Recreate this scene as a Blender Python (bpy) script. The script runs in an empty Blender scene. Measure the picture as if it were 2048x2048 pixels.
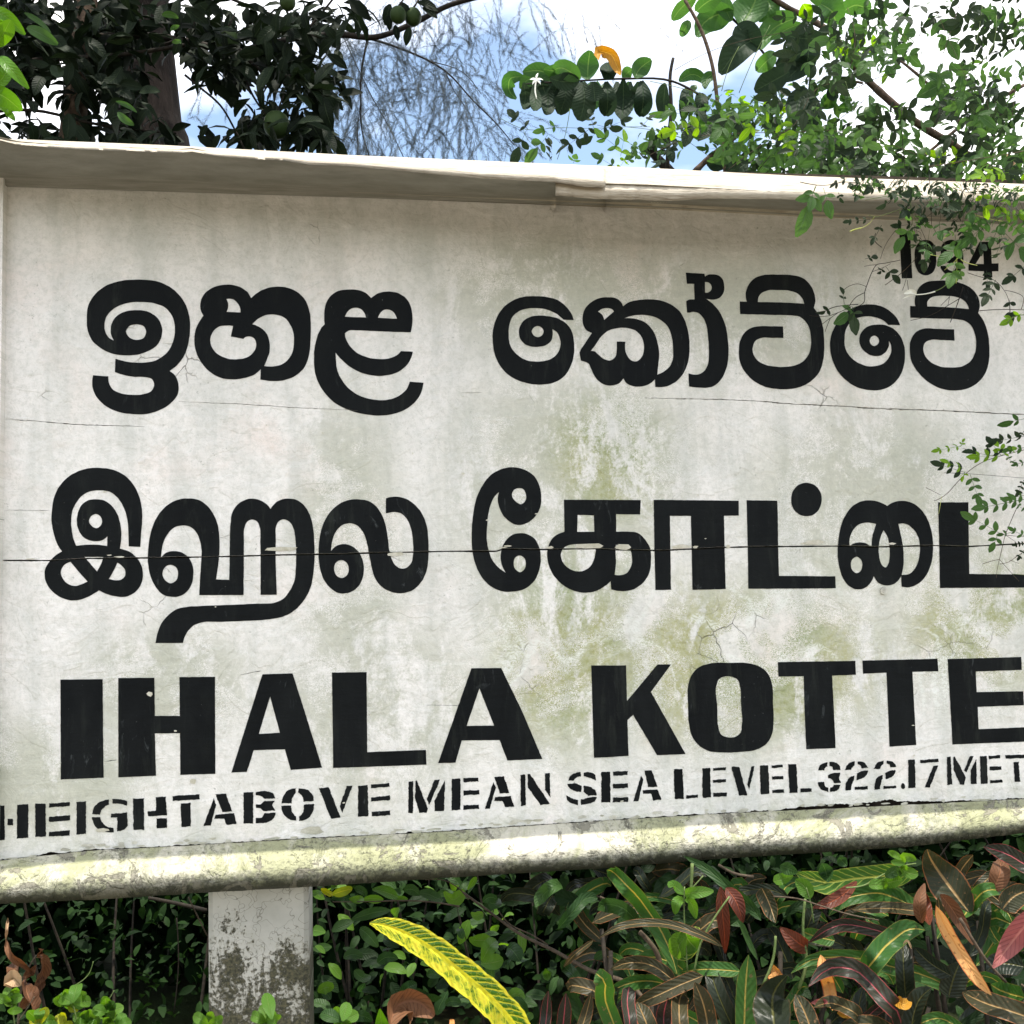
import bpy, math, random
import numpy as np
from mathutils import Vector, Matrix, noise
from mathutils.geometry import delaunay_2d_cdt
R = math.radians
random.seed(7)
C = bpy.context.scene.collection
sc = bpy.context.scene

# ------------------------------------------------------------------ camera
F = 2147.0                      # focal length in pixels of the 2048 px photograph
CAM = Vector((0, 0, 1.6))
cam_rot = Matrix.Rotation(R(90 + 5), 3, 'X') @ Matrix.Rotation(R(-1.7), 3, 'Z')
cd = bpy.data.cameras.new('camera'); cam = bpy.data.objects.new('camera', cd); C.objects.link(cam)
cd.sensor_width = 36; cd.lens = F / 2048 * 36; cd.clip_start = 0.05; cd.clip_end = 500
cam.matrix_world = Matrix.Translation(CAM) @ cam_rot.to_4x4()
sc.camera = cam

# ------------------------------------------------------------------ board frame of reference
A = R(8.1)
U = Vector((math.cos(A), math.sin(A), 0)); V = Vector((0, 0, 1)); W = Vector((math.sin(A), -math.cos(A), 0))
def ray(px, py):
    return cam_rot @ Vector(((px - 1024) / F, -(py - 1024) / F, -1))
O = CAM + ray(1024, 1024) * 1.93
O.z = 1.6
def uv(px, py, w=0.0):          # photograph pixel -> board coordinates on the plane w in front of the board
    d = ray(px, py); o = O + W * w
    p = CAM + d * ((o - CAM).dot(W) / d.dot(W)) - O
    return (p.dot(U), p.z)
def B(u, v, w=0.0): return O + U * u + V * v + W * w
def P(px, py, w=0.0): return B(*uv(px, py, w), w)
def at(px, py, y):              # photograph pixel -> point at distance y in front of the camera
    d = ray(px, py); return CAM + d * (y / d.y)

# ------------------------------------------------------------------ sky, sun, exposure
SUN = (U * 0.15 + V * 1.0 + W * 0.155).normalized()
wd = bpy.data.worlds.new('World'); sc.world = wd; wd.use_nodes = True
nt = wd.node_tree; nt.nodes.clear()
out = nt.nodes.new('ShaderNodeOutputWorld'); bg = nt.nodes.new('ShaderNodeBackground')
sky = nt.nodes.new('ShaderNodeTexSky'); sky.sky_type = 'NISHITA'; sky.sun_disc = False
sky.sun_elevation = math.asin(SUN.z); sky.sun_rotation = math.atan2(SUN.x, SUN.y)
sky.air_density = 1.0; sky.dust_density = 1.2
tc = nt.nodes.new('ShaderNodeTexCoord'); mp = nt.nodes.new('ShaderNodeMapping'); mp.inputs['Scale'].default_value = (1, 1, 1.6)
mp.inputs['Location'].default_value = (2.2, 3.3, 5.0)
cn = nt.nodes.new('ShaderNodeTexNoise'); cn.inputs['Scale'].default_value = 2.6; cn.inputs['Detail'].default_value = 6; cn.inputs['Roughness'].default_value = 0.5
cr = nt.nodes.new('ShaderNodeMapRange'); cr.inputs['From Min'].default_value = 0.43; cr.inputs['From Max'].default_value = 0.66; cr.inputs['To Min'].default_value = 0.03
cm = nt.nodes.new('ShaderNodeMix'); cm.data_type = 'RGBA'; cm.inputs['B'].default_value = (11.4, 11.0, 10.7, 1)
nt.links.new(tc.outputs['Generated'], mp.inputs[0]); nt.links.new(mp.outputs[0], cn.inputs['Vector'])
nt.links.new(cn.outputs[0], cr.inputs['Value']); nt.links.new(cr.outputs[0], cm.inputs['Factor'])
tint = nt.nodes.new('ShaderNodeMix'); tint.data_type = 'RGBA'; tint.blend_type = 'MULTIPLY'; tint.inputs['Factor'].default_value = 1; tint.inputs['B'].default_value = (0.86, 0.90, 0.86, 1)
nt.links.new(sky.outputs[0], tint.inputs['A']); nt.links.new(tint.outputs['Result'], cm.inputs['A']); nt.links.new(cm.outputs['Result'], bg.inputs[0])
bg.inputs[1].default_value = 0.13
nt.links.new(bg.outputs[0], out.inputs[0])
sd = bpy.data.lights.new('sun', 'SUN'); sd.energy = 3.0; sd.angle = R(0.53); sd.color = (1, 0.95, 0.86)
so = bpy.data.objects.new('sun', sd); C.objects.link(so); so.rotation_euler = SUN.to_track_quat('Z', 'Y').to_euler(); so.location = (0, 0, 9)
sc.view_settings.view_transform = 'Standard'; sc.view_settings.look = 'None'
sc.view_settings.exposure = 1.28; sc.view_settings.gamma = 1; sc.view_settings.use_curve_mapping = False
sc.cycles.max_bounces = 6; sc.cycles.diffuse_bounces = 3; sc.cycles.transmission_bounces = 3; sc.cycles.transparent_max_bounces = 4

# ------------------------------------------------------------------ objects
def mesh(name, verts, faces, uvs=None, smooth=False):
    m = bpy.data.meshes.new(name)
    m.from_pydata([tuple(v) for v in verts], [], [tuple(f) for f in faces])
    if uvs is not None:
        l = m.uv_layers.new(name='UVMap')
        idx = np.empty(len(m.loops), dtype=np.int32); m.loops.foreach_get('vertex_index', idx)
        l.data.foreach_set('uv', np.asarray([(a[0], a[1]) for a in uvs], dtype=np.float32)[idx].ravel())
    if smooth: m.polygons.foreach_set('use_smooth', [True] * len(m.polygons))
    m.update(); return m
def link(name, me, mat=None, parent=None, loc=None, rot=None, scale=None, **props):
    o = bpy.data.objects.new(name, me); C.objects.link(o)
    if mat is not None and me is not None and not me.materials: me.materials.append(mat)
    if parent: o.parent = parent
    if rot is not None: o.rotation_mode = 'QUATERNION'; o.rotation_quaternion = rot
    if loc is not None: o.location = loc
    if scale is not None: o.scale = (scale,) * 3 if isinstance(scale, (int, float)) else scale
    for k, v in props.items(): o[k] = v
    return o
def part(name, verts, faces, mat, parent, uvs=None, smooth=False, **props):   # world-space vertices, child of parent
    b = parent.location
    return link(name, mesh(name, [Vector(v) - b for v in verts], faces, uvs, smooth), mat, parent, **props)
def thing(name, loc, label, cat, group=None):
    o = bpy.data.objects.new(name, None); C.objects.link(o); o.location = loc; o.empty_display_size = 0.1
    o['label'] = label; o['category'] = cat
    if group: o['group'] = group
    return o
def catmull(pts, n=8, corners=None, closed=True):
    N = len(pts); res = []
    cs = corners or [False] * N
    for i in range(N if closed else N - 1):
        p1, p2 = pts[i], pts[(i + 1) % N]
        c1, c2 = cs[i], cs[(i + 1) % N]
        p0 = pts[i - 1] if (closed or i > 0) and not c1 else None
        p3 = pts[(i + 2) % N] if (closed or i + 2 < N) and not c2 else None
        ch = p2 - p1; L = ch.length
        if L < 1e-9: continue
        if p0 is None and p3 is None: res.append(p1); continue
        def tan(a, b, c):       # tangent at b, centripetal-ish
            la, lc = max((b - a).length, 1e-6), max((c - b).length, 1e-6)
            return ((b - a) / la * lc + (c - b) / lc * la) / (la + lc)
        t1 = tan(p0, p1, p2) if p0 is not None else None
        t2 = tan(p1, p2, p3) if p3 is not None else None
        if t1 is None: t1 = (ch / L * 1.5 - t2 * 0.5)
        if t2 is None: t2 = (ch / L * 1.5 - t1 * 0.5)
        for k in range(n):
            t = k / n
            h = (2*t**3 - 3*t*t + 1, t**3 - 2*t*t + t, -2*t**3 + 3*t*t, t**3 - t*t)
            res.append(p1*h[0] + t1*(h[1]*L) + p2*h[2] + t2*(h[3]*L))
    if not closed: res.append(pts[-1])
    return res
def tube(pts, radii, sides=6, name=None):
    vs, fs, us = [], [], []
    n = len(pts); L = 0
    up = Vector((0.13, -0.9, 0.4)).normalized()
    for i, p in enumerate(pts):
        t = (pts[min(i + 1, n - 1)] - pts[max(i - 1, 0)]).normalized()
        a = t.cross(up)
        if a.length < 0.05: a = t.cross(Vector((1, 0, 0)))
        a.normalize(); b = t.cross(a)
        r = radii[i] if hasattr(radii, '__len__') else radii
        if i: L += (pts[i] - pts[i-1]).length
        for k in range(sides):
            an = 2 * math.pi * k / sides
            vs.append(p + (a * math.cos(an) + b * math.sin(an)) * r); us.append((k / sides, L))
    for i in range(n - 1):
        for k in range(sides):
            fs.append((i*sides + k, i*sides + (k+1) % sides, (i+1)*sides + (k+1) % sides, (i+1)*sides + k))
    fs.append(tuple(range(sides))[::-1]); fs.append(tuple((n-1)*sides + k for k in range(sides)))
    return vs, fs, us
def lerp(a, b, t): return a + (b - a) * t

# ------------------------------------------------------------------ material helpers
class NT:
    def __init__(s, name):
        s.m = bpy.data.materials.new(name); s.m.use_nodes = True
        s.t = s.m.node_tree; s.bsdf = s.t.nodes['Principled BSDF']; s.out = s.t.nodes['Material Output']
    def n(s, typ, **kw):
        nd = s.t.nodes.new(typ)
        for k, v in kw.items():
            if hasattr(nd, k) and not k[0].isupper(): setattr(nd, k, v)
        return nd
    def l(s, a, b): s.t.links.new(a, b)
    def set(s, sock, v):
        if isinstance(v, bpy.types.NodeSocket): s.l(v, sock)
        elif isinstance(v, tuple) and len(v) == 3 and sock.type == 'RGBA': sock.default_value = (*v, 1)
        else: sock.default_value = v
    def math(s, op, a, b=0.0, c=None, clamp=False):
        nd = s.n('ShaderNodeMath', operation=op); nd.use_clamp = clamp
        s.set(nd.inputs[0], a); s.set(nd.inputs[1], b)
        if c is not None: s.set(nd.inputs[2], c)
        return nd.outputs[0]
    def rng(s, v, a, b, c=0.0, d=1.0, smooth=False):
        nd = s.n('ShaderNodeMapRange'); 
        if smooth: nd.interpolation_type = 'SMOOTHSTEP'
        s.set(nd.inputs['Value'], v)
        for k, x in zip(('From Min', 'From Max', 'To Min', 'To Max'), (a, b, c, d)): nd.inputs[k].default_value = x
        return nd.outputs[0]
    def mix(s, f, a, b, blend='MIX'):
        nd = s.n('ShaderNodeMix', data_type='RGBA'); nd.blend_type = blend
        s.set(nd.inputs['Factor'], f); s.set(nd.inputs['A'], a); s.set(nd.inputs['B'], b)
        return nd.outputs['Result']
    def noise(s, vec, scale, detail=4, rough=0.55, dist=0.0, sc3=None, out=0):
        if sc3:
            mpn = s.n('ShaderNodeMapping'); s.set(mpn.inputs[0], vec); mpn.inputs['Scale'].default_value = sc3; vec = mpn.outputs[0]
        nd = s.n('ShaderNodeTexNoise'); s.set(nd.inputs['Vector'], vec)
        nd.inputs['Scale'].default_value = scale; nd.inputs['Detail'].default_value = detail
        nd.inputs['Roughness'].default_value = rough; nd.inputs['Distortion'].default_value = dist
        return nd.outputs[out]
    def blob(s, vec, cx, cy, rx, ry, soft=0.6):      # soft ellipse mask in uv space
        mpn = s.n('ShaderNodeMapping', vector_type='POINT'); s.set(mpn.inputs[0], vec)
        mpn.inputs['Location'].default_value = (-cx / rx, -cy / ry, 0); mpn.inputs['Scale'].default_value = (1 / rx, 1 / ry, 0)
        ln = s.n('ShaderNodeVectorMath', operation='LENGTH'); s.l(mpn.outputs[0], ln.inputs[0])
        return s.rng(ln.outputs['Value'], 1.0, 1.0 - soft, smooth=True)
    def bump(s, h, dist=0.002, strength=0.6, prev=None):
        nd = s.n('ShaderNodeBump'); s.set(nd.inputs['Height'], h); nd.inputs['Distance'].default_value = dist; nd.inputs['Strength'].default_value = strength
        if prev is not None: s.l(prev, nd.inputs['Normal'])
        return nd.outputs[0]
# ------------------------------------------------------------------ sign materials
def uvnode(n):
    t = n.n('ShaderNodeUVMap'); return t.outputs[0]
def pxblob(n, vec, px, py, rx, ry, soft=0.7):
    c = uv(px, py); return n.blob(vec, c[0], c[1], rx * 0.0009, ry * 0.0009, soft)
def vmax(n, lst):
    r = lst[0]
    for x in lst[1:]: r = n.math('MAXIMUM', r, x)
    return r
def mat_board():
    n = NT('weathered_white_paint'); vec = uvnode(n)
    warm = n.noise(vec, 2.4, 3, 0.5); base = n.mix(n.rng(warm, 0.35, 0.65), (0.79, 0.755, 0.71), (0.85, 0.81, 0.76))
    pk = n.math('MULTIPLY', n.rng(n.noise(vec, 5.5, 5, 0.6, 0.5), 0.52, 0.72), n.rng(n.noise(vec, 1.7, 2), 0.4, 0.6))
    base = n.mix(n.math('MULTIPLY', pk, 0.8), base, (0.80, 0.69, 0.62))
    blot = n.rng(n.noise(vec, 9, 6, 0.62, 0.6), 0.42, 0.70)
    base = n.mix(n.math('MULTIPLY', blot, 0.38), base, (0.50, 0.51, 0.46))
    streak = n.noise(vec, 16, 6, 0.6, 0.2, sc3=(1.0, 0.16, 1))
    base = n.mix(n.rng(streak, 0.47, 0.66, 0, 0.5), base, (0.48, 0.49, 0.44))
    # algae: green-grey film in large patches, running down in streaks
    area = vmax(n, [pxblob(n, vec, *b) for b in ((1230, 930, 260, 260), (1480, 1330, 520, 260), (1130, 1290, 260, 330), (1980, 1260, 330, 260),
             (1750, 1000, 420, 300), (1100, 1000, 300, 400), (760, 1420, 300, 260), (330, 1370, 260, 160), (1400, 640, 700, 200), (1090, 590, 330, 190), (60, 1560, 330, 160), (700, 1130, 160, 500))])
    a1 = n.noise(vec, 7, 7, 0.68, 0.8, sc3=(1.0, 0.55, 1)); a2 = n.noise(vec, 34, 8, 0.82, 0.4, sc3=(1, 0.55, 1)); a3 = n.noise(vec, 190, 4, 0.8)
    al = n.math('ADD', n.math('MULTIPLY', a1, 0.52), n.math('ADD', n.math('MULTIPLY', a2, 0.33), n.math('MULTIPLY', a3, 0.15)))
    w2 = n.n('ShaderNodeTexWave'); w2.wave_type = 'RINGS'; n.l(vec, w2.inputs[0]); w2.inputs['Scale'].default_value = 55; w2.inputs['Distortion'].default_value = 22; w2.inputs['Detail'].default_value = 3; w2.inputs['Detail Scale'].default_value = 2.2; w2.inputs['Detail Roughness'].default_value = 0.6
    eat = n.math('ADD', n.noise(vec, 6.5, 4, 0.55, 0.5), n.math('MULTIPLY', n.math('SUBTRACT', w2.outputs['Fac'], 0.5), 0.13))
    eat = n.math('ADD', eat, n.math('MULTIPLY', n.math('SUBTRACT', n.noise(vec, 48, 6, 0.75), 0.5), 0.12))
    keep = n.rng(eat, 0.575, 0.555, 0.10, 1.0)
    alg = n.math('MULTIPLY', n.math('MULTIPLY', n.rng(al, 0.435, 0.495), area), keep)
    strong = vmax(n, [pxblob(n, vec, *b) for b in ((1480, 1330, 560, 300), (1140, 1330, 260, 320), (1215, 900, 170, 210), (1960, 1230, 280, 230), (1290, 1150, 200, 120))])
    acol = n.mix(strong, (0.36, 0.365, 0.265), n.mix(n.rng(n.noise(vec, 4.5, 5, 0.6), 0.42, 0.6), (0.23, 0.27, 0.10), (0.34, 0.33, 0.12)))
    acol = n.mix(n.rng(n.noise(vec, 90, 6, 0.8), 0.42, 0.60, 0, 0.5), acol, (0.55, 0.55, 0.42))
    base = n.mix(n.math('MULTIPLY', alg, n.rng(strong, 0, 1, 0.70, 0.97)), base, acol)
    fine = n.rng(n.noise(vec, 75, 8, 0.85, 0.3), 0.46, 0.60, 0, 0.38); base = n.mix(fine, base, (0.42, 0.42, 0.35))
    speck = n.math('MULTIPLY', n.rng(n.noise(vec, 110, 4, 0.75), 0.60, 0.70), n.rng(n.noise(vec, 8, 4), 0.44, 0.62))
    base = n.mix(n.math('MULTIPLY', speck, 0.8), base, (0.22, 0.22, 0.17))
    # snail-grazed trails: pale wandering bands of little crescents
    tr = n.math('ABSOLUTE', n.math('SUBTRACT', n.noise(vec, 5.2, 2, 0.4, 1.2), 0.5))
    band = n.rng(tr, 0.035, 0.012)
    wv = n.n('ShaderNodeTexWave'); wv.wave_type = 'RINGS'; n.l(vec, wv.inputs[0]); wv.inputs['Scale'].default_value = 42; wv.inputs['Distortion'].default_value = 14; wv.inputs['Detail'].default_value = 2; wv.inputs['Detail Scale'].default_value = 1.6
    graze = n.math('MULTIPLY', n.math('MULTIPLY', band, n.rng(wv.outputs['Fac'], 0.3, 0.7, 0.25, 1)), vmax(n, [pxblob(n, vec, *b) for b in ((1100, 1330, 190, 200), (1480, 1280, 400, 200), (1900, 1330, 220, 160))]))
    base = n.mix(n.math('MULTIPLY', graze, 0.6), base, (0.78, 0.79, 0.72))
    # the cap's soft shade painted in with grime below it; grime along the foot
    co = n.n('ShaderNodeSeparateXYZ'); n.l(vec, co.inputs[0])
    cap_shade = n.math('MULTIPLY', n.rng(co.outputs['Y'], uv(1000, 620)[1], uv(1000, 430)[1]), n.rng(n.noise(vec, 14, 5, 0.6), 0.3, 0.7, 0.25, 0.8))
    base = n.mix(n.math('MULTIPLY', cap_shade, 0.42), base, (0.34, 0.345, 0.305))
    ft = n.math('MULTIPLY', n.rng(co.outputs['Y'], uv(1000, 1590)[1], uv(1000, 1660)[1]), n.rng(n.noise(vec, 22, 6, 0.7), 0.42, 0.62))
    base = n.mix(n.math('MULTIPLY', ft, 0.5), base, (0.50, 0.50, 0.36))
    # craquelure
    vo = n.n('ShaderNodeTexVoronoi', feature='DISTANCE_TO_EDGE'); 
    wob = n.n('ShaderNodeMix', data_type='VECTOR'); wob.inputs['Factor'].default_value = 0.06
    n.l(vec, wob.inputs['A']); n.l(n.noise(vec, 9, 4, 0.6, out=1), wob.inputs['B']); n.l(wob.outputs['Result'], vo.inputs['Vector']); vo.inputs['Scale'].default_value = 26
    ck = n.math('MULTIPLY', n.rng(vo.outputs['Distance'], 0.022, 0.0), n.rng(n.noise(vec, 3.8, 4, 0.6), 0.62, 0.70))
    base = n.mix(n.math('MULTIPLY', ck, 0.6), base, (0.16, 0.15, 0.12))
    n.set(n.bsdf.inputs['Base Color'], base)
    n.bsdf.inputs['Roughness'].default_value = 0.55
    br = n.noise(vec, 46, 5, 0.6, sc3=(0.22, 1.0, 1)); pe = n.noise(vec, 20, 6, 0.65, 0.7)
    h = n.math('ADD', n.math('MULTIPLY', br, 0.5), n.math('ADD', pe, n.math('MULTIPLY', ck, -0.9)))
    nm = n.bump(h, 0.005, 0.8); nm = n.bump(n.rng(n.noise(vec, 7, 3, 0.5, 1.5), 0.52, 0.54), 0.0012, 0.5, nm)
    n.l(nm, n.bsdf.inputs['Normal']); return n.m
def mat_letter():
    n = NT('black_enamel_paint'); vec = uvnode(n)
    sm = n.rng(n.noise(vec, 12, 6, 0.6, 0.5, sc3=(1, 0.35, 1)), 0.42, 0.75)
    c = n.mix(sm, (0.0050, 0.0060, 0.0065), (0.011, 0.0125, 0.0125))
    sp = n.math('MULTIPLY', n.rng(n.noise(vec, 150, 3, 0.6), 0.71, 0.76), n.rng(n.noise(vec, 6, 3), 0.5, 0.6))
    sr = n.math('MULTIPLY', n.rng(n.noise(vec, 34, 6, 0.7, 1.2, sc3=(1.6, 0.5, 1)), 0.62, 0.72), n.rng(n.noise(vec, 5, 2), 0.46, 0.6))
    c = n.mix(n.math('MULTIPLY', sr, 0.6), c, (0.09, 0.10, 0.10)); c = n.mix(n.math('MULTIPLY', sp, 0.7), c, (0.35, 0.35, 0.32))
    dr = n.math('MULTIPLY', n.rng(n.noise(vec, 22, 7, 0.75, 0.3, sc3=(1.5, 0.22, 1)), 0.52, 0.66), n.rng(n.noise(vec, 3, 3), 0.40, 0.60)); c = n.mix(n.math('MULTIPLY', dr, 0.4), c, (0.04, 0.045, 0.036))
    n.set(n.bsdf.inputs['Base Color'], c); n.set(n.bsdf.inputs['Roughness'], n.rng(sm, 0, 1, 0.5, 0.7))
    n.bsdf.inputs['Specular IOR Level'].default_value = 0.07
    n.l(n.bump(n.math('ADD', n.noise(vec, 46, 5, 0.6, sc3=(0.22, 1.0, 1)), n.noise(vec, 20, 6, 0.65, 0.7)), 0.003, 0.45), n.bsdf.inputs['Normal']); return n.m
def mat_stencil():
    m = mat_letter().copy(); m.name = 'worn_stencil_paint'; return m
def mat_bead():
    n = NT('mossy_cream_paint'); vec = uvnode(n)      # uv: x along in metres, y 0 at the top of the bead .. 1 at its foot
    co = n.n('ShaderNodeSeparateXYZ'); n.l(vec, co.inputs[0]); y = co.outputs['Y']
    v2 = n.n('ShaderNodeMapping'); n.l(vec, v2.inputs[0]); v2.inputs['Scale'].default_value = (1, 0.09, 1); q = v2.outputs[0]
    base = n.mix(n.rng(n.noise(q, 9, 5), 0.35, 0.65), (0.62, 0.58, 0.48), (0.46, 0.44, 0.34))
    g = n.rng(n.noise(q, 6, 8, 0.72, 0.6), 0.46, 0.56)
    base = n.mix(n.math('MULTIPLY', g, 0.7), base, (0.25, 0.265, 0.11))
    g2 = n.math('MULTIPLY', n.rng(n.noise(q, 40, 6, 0.7), 0.42, 0.62), n.rng(n.noise(q, 4, 3), 0.4, 0.6, 0.15, 1))
    base = n.mix(n.math('MULTIPLY', g2, 0.55), base, (0.20, 0.20, 0.10))
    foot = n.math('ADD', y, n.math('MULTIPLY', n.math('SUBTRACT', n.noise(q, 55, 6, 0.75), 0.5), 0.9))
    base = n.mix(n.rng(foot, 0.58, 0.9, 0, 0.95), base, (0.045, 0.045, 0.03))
    chip = n.rng(n.noise(q, 13, 8, 0.72, 1.4), 0.57, 0.585); base = n.mix(n.math('MULTIPLY', chip, 0.9), base, (0.20, 0.185, 0.14))
    mould = n.math('MULTIPLY', n.rng(n.noise(q, 110, 6, 0.8), 0.50, 0.62), n.rng(n.noise(q, 7, 5, 0.6), 0.42, 0.58)); base = n.mix(n.math('MULTIPLY', mould, 0.85), base, (0.06, 0.06, 0.035))
    ck = n.rng(n.noise(q, 60, 5, 0.7, 2.0, sc3=(0.5, 1.5, 1)), 0.62, 0.68)
    base = n.mix(n.math('MULTIPLY', ck, 0.7), base, (0.12, 0.11, 0.08))
    n.set(n.bsdf.inputs['Base Color'], base); n.bsdf.inputs['Roughness'].default_value = 0.7
    h = n.math('ADD', n.noise(q, 60, 6, 0.7), n.math('MULTIPLY', n.rng(n.noise(q, 16, 5, 0.6, 1), 0.5, 0.53), 0.5)); h = n.math('SUBTRACT', h, n.math('MULTIPLY', chip, 0.6))
    n.l(n.bump(h, 0.006, 0.8), n.bsdf.inputs['Normal']); return n.m
def mat_cap():
    n = NT('painted_tin_cap'); vec = uvnode(n)
    c = n.mix(n.rng(n.noise(vec, 12, 5, 0.6), 0.4, 0.65), (0.40, 0.345, 0.26), (0.52, 0.465, 0.37))
    r = n.math('MULTIPLY', n.rng(n.noise(vec, 24, 7, 0.72, 0.6, sc3=(0.6, 1.4, 1)), 0.46, 0.62), n.rng(n.noise(vec, 5, 3), 0.34, 0.56))
    c = n.mix(n.math('MULTIPLY', r, 0.75), c, (0.19, 0.14, 0.085))
    c = n.mix(n.rng(n.noise(vec, 160, 3, 0.7), 0.62, 0.72, 0, 0.5), c, (0.25, 0.20, 0.14))
    n.set(n.bsdf.inputs['Base Color'], c); n.bsdf.inputs['Roughness'].default_value = 0.6
    n.l(n.bump(n.noise(vec, 30, 6, 0.65), 0.004, 0.6), n.bsdf.inputs['Normal']); return n.m
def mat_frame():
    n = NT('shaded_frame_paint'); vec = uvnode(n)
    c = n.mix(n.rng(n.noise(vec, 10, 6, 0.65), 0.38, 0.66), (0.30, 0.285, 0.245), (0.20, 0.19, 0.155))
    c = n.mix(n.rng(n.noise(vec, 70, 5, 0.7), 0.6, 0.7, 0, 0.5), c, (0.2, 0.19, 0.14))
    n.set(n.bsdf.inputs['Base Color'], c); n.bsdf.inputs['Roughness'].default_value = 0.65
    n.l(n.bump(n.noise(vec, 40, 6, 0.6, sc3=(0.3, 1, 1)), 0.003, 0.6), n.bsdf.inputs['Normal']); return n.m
def mat_post():
    n = NT('mossy_concrete_post'); vec = uvnode(n)
    co = n.n('ShaderNodeSeparateXYZ'); n.l(vec, co.inputs[0])
    c = n.mix(n.rng(n.noise(vec, 9, 5), 0.4, 0.65), (0.52, 0.50, 0.44), (0.38, 0.365, 0.31))
    mask = n.math('ADD', n.rng(co.outputs['Y'], uv(510, 1800)[1], uv(510, 2120)[1], -0.36, 0.04), n.math('MULTIPLY', n.noise(vec, 10, 9, 0.75, 0.6, sc3=(1.5, .7, 1)), 1.25))
    mk = n.math('ADD', mask, n.math('MULTIPLY', n.math('SUBTRACT', n.noise(vec, 120, 4, 0.7), 0.5), 0.62))
    ms = n.rng(mk, 0.45, 0.53, 0, 0.93)
    c = n.mix(n.math('MULTIPLY', n.rng(mk, 0.38, 0.5), 0.5), c, (0.33, 0.30, 0.20))
    mcol = n.mix(n.rng(n.noise(vec, 150, 4, 0.7), 0.42, 0.6), (0.026, 0.028, 0.012), (0.135, 0.12, 0.06))
    c = n.mix(ms, c, mcol)
    vo = n.n('ShaderNodeTexVoronoi', feature='DISTANCE_TO_EDGE'); n.l(n.noise(vec, 3, 5, 0.6, out=1), vo.inputs['Vector']); vo.inputs['Scale'].default_value = 16
    c = n.mix(n.rng(vo.outputs['Distance'], 0.02, 0, 0, 0.7), c, (0.08, 0.07, 0.05))
    n.set(n.bsdf.inputs['Base Color'], c); n.bsdf.inputs['Roughness'].default_value = 0.85
    n.l(n.bump(n.math('ADD', n.math('MULTIPLY', ms, n.noise(vec, 160, 5, 0.8)), n.math('MULTIPLY', n.noise(vec, 50, 5), 0.2)), 0.006, 0.9), n.bsdf.inputs['Normal']); return n.m
def mat_plain(name, a, b, scale=20, rough=0.7, bump=0.002):
    n = NT(name); g = n.n('ShaderNodeNewGeometry').outputs['Position']
    n.set(n.bsdf.inputs['Base Color'], n.mix(n.rng(n.noise(g, scale, 5, 0.65), 0.35, 0.65), a, b)); n.bsdf.inputs['Roughness'].default_value = rough; n.bsdf.inputs['Specular IOR Level'].default_value = 0.12
    n.l(n.bump(n.noise(g, scale * 3, 5, 0.65), bump, 0.7), n.bsdf.inputs['Normal']); return n.m
M_BOARD, M_LET, M_STEN, M_BEAD, M_CAP, M_FRAME, M_POST = mat_board(), mat_letter(), mat_stencil(), mat_bead(), mat_cap(), mat_frame(), mat_post()
M_WOOD = mat_plain('dark_damp_wood', (0.030, 0.022, 0.015), (0.07, 0.055, 0.04), 30)
M_FLAKE = mat_plain('peeling_paint', (0.70, 0.67, 0.58), (0.50, 0.48, 0.38), 60)
M_METAL = mat_plain('painted_bolt', (0.62, 0.60, 0.52), (0.40, 0.38, 0.32), 80, 0.5)

# ------------------------------------------------------------------ the sign
SIGN = thing('station_sign', B(-0.55, -1.6, 0.0), 'weathered white station name board with black Sinhala, Tamil and English lettering', 'sign')
def path(pts, x):
    for (a, b), (c, d) in zip(pts, pts[1:]):
        if x <= c or (c, d) == pts[-1]: return b + (d - b) * (x - a) / (c - a)
X0, X1 = -30, 2760
CRACK = [(-200, 1120), (70, 1121), (101, 1121), (173, 1117), (277, 1116), (458, 1113), (549, 1110), (680, 1108), (737, 1106), (786, 1105), (900, 1102.5), (992, 1102.5), (1007, 1098), (1077, 1099), (1195, 1097), (1230, 1099.5), (1320, 1101), (1447, 1095), (1497, 1093.6), (1690, 1092), (1751, 1094), (1865, 1091), (1938, 1093), (2048, 1087), (2800, 1072)]
SEAM = [(-200, 1731), (0, 1721), (181, 1701), (362, 1692), (600, 1678), (854, 1665), (1200, 1642), (1463, 1626), (1623, 1619), (2048, 1598), (2800, 1560)]
BOT = [(-200, 1817), (0, 1808), (217, 1798), (413, 1785), (616, 1774), (998, 1749), (1200, 1737), (1419, 1719), (1815, 1694), (2048, 1666), (2800, 1610)]
MOULD = [(-200, 368), (0, 373), (700, 395), (1300, 415), (1600, 431), (2048, 450), (2800, 482)]
CAPTOP = [(-200, 272), (0, 277), (326, 290), (700, 310), (1300, 336), (1602, 352), (2048, 368), (2800, 400)]
def jag(x, amp, f=0.05, s=0.0):
    return amp * (noise.noise(Vector((x * f, s, 0))) * 0.7 + noise.noise(Vector((x * f * 3.3, s + 5, 0))) * 0.5)
def gap(x): return max(0.8, 2.8 + jag(x, 2.2, 0.013, 3.0) + jag(x, 0.8, 0.2, 9))
xs = [X0 + 3.0 * i for i in range(int((X1 - X0) / 3) + 1)]
up_edge = [(x, path(CRACK, x) - gap(x) * 0.5 - abs(jag(x, 0.8, 0.25, 1))) for x in xs]
lo_edge = [(x, path(CRACK, x) + gap(x) * 0.5 + abs(jag(x, 1.0, 0.2, 2))) for x in xs]
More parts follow.
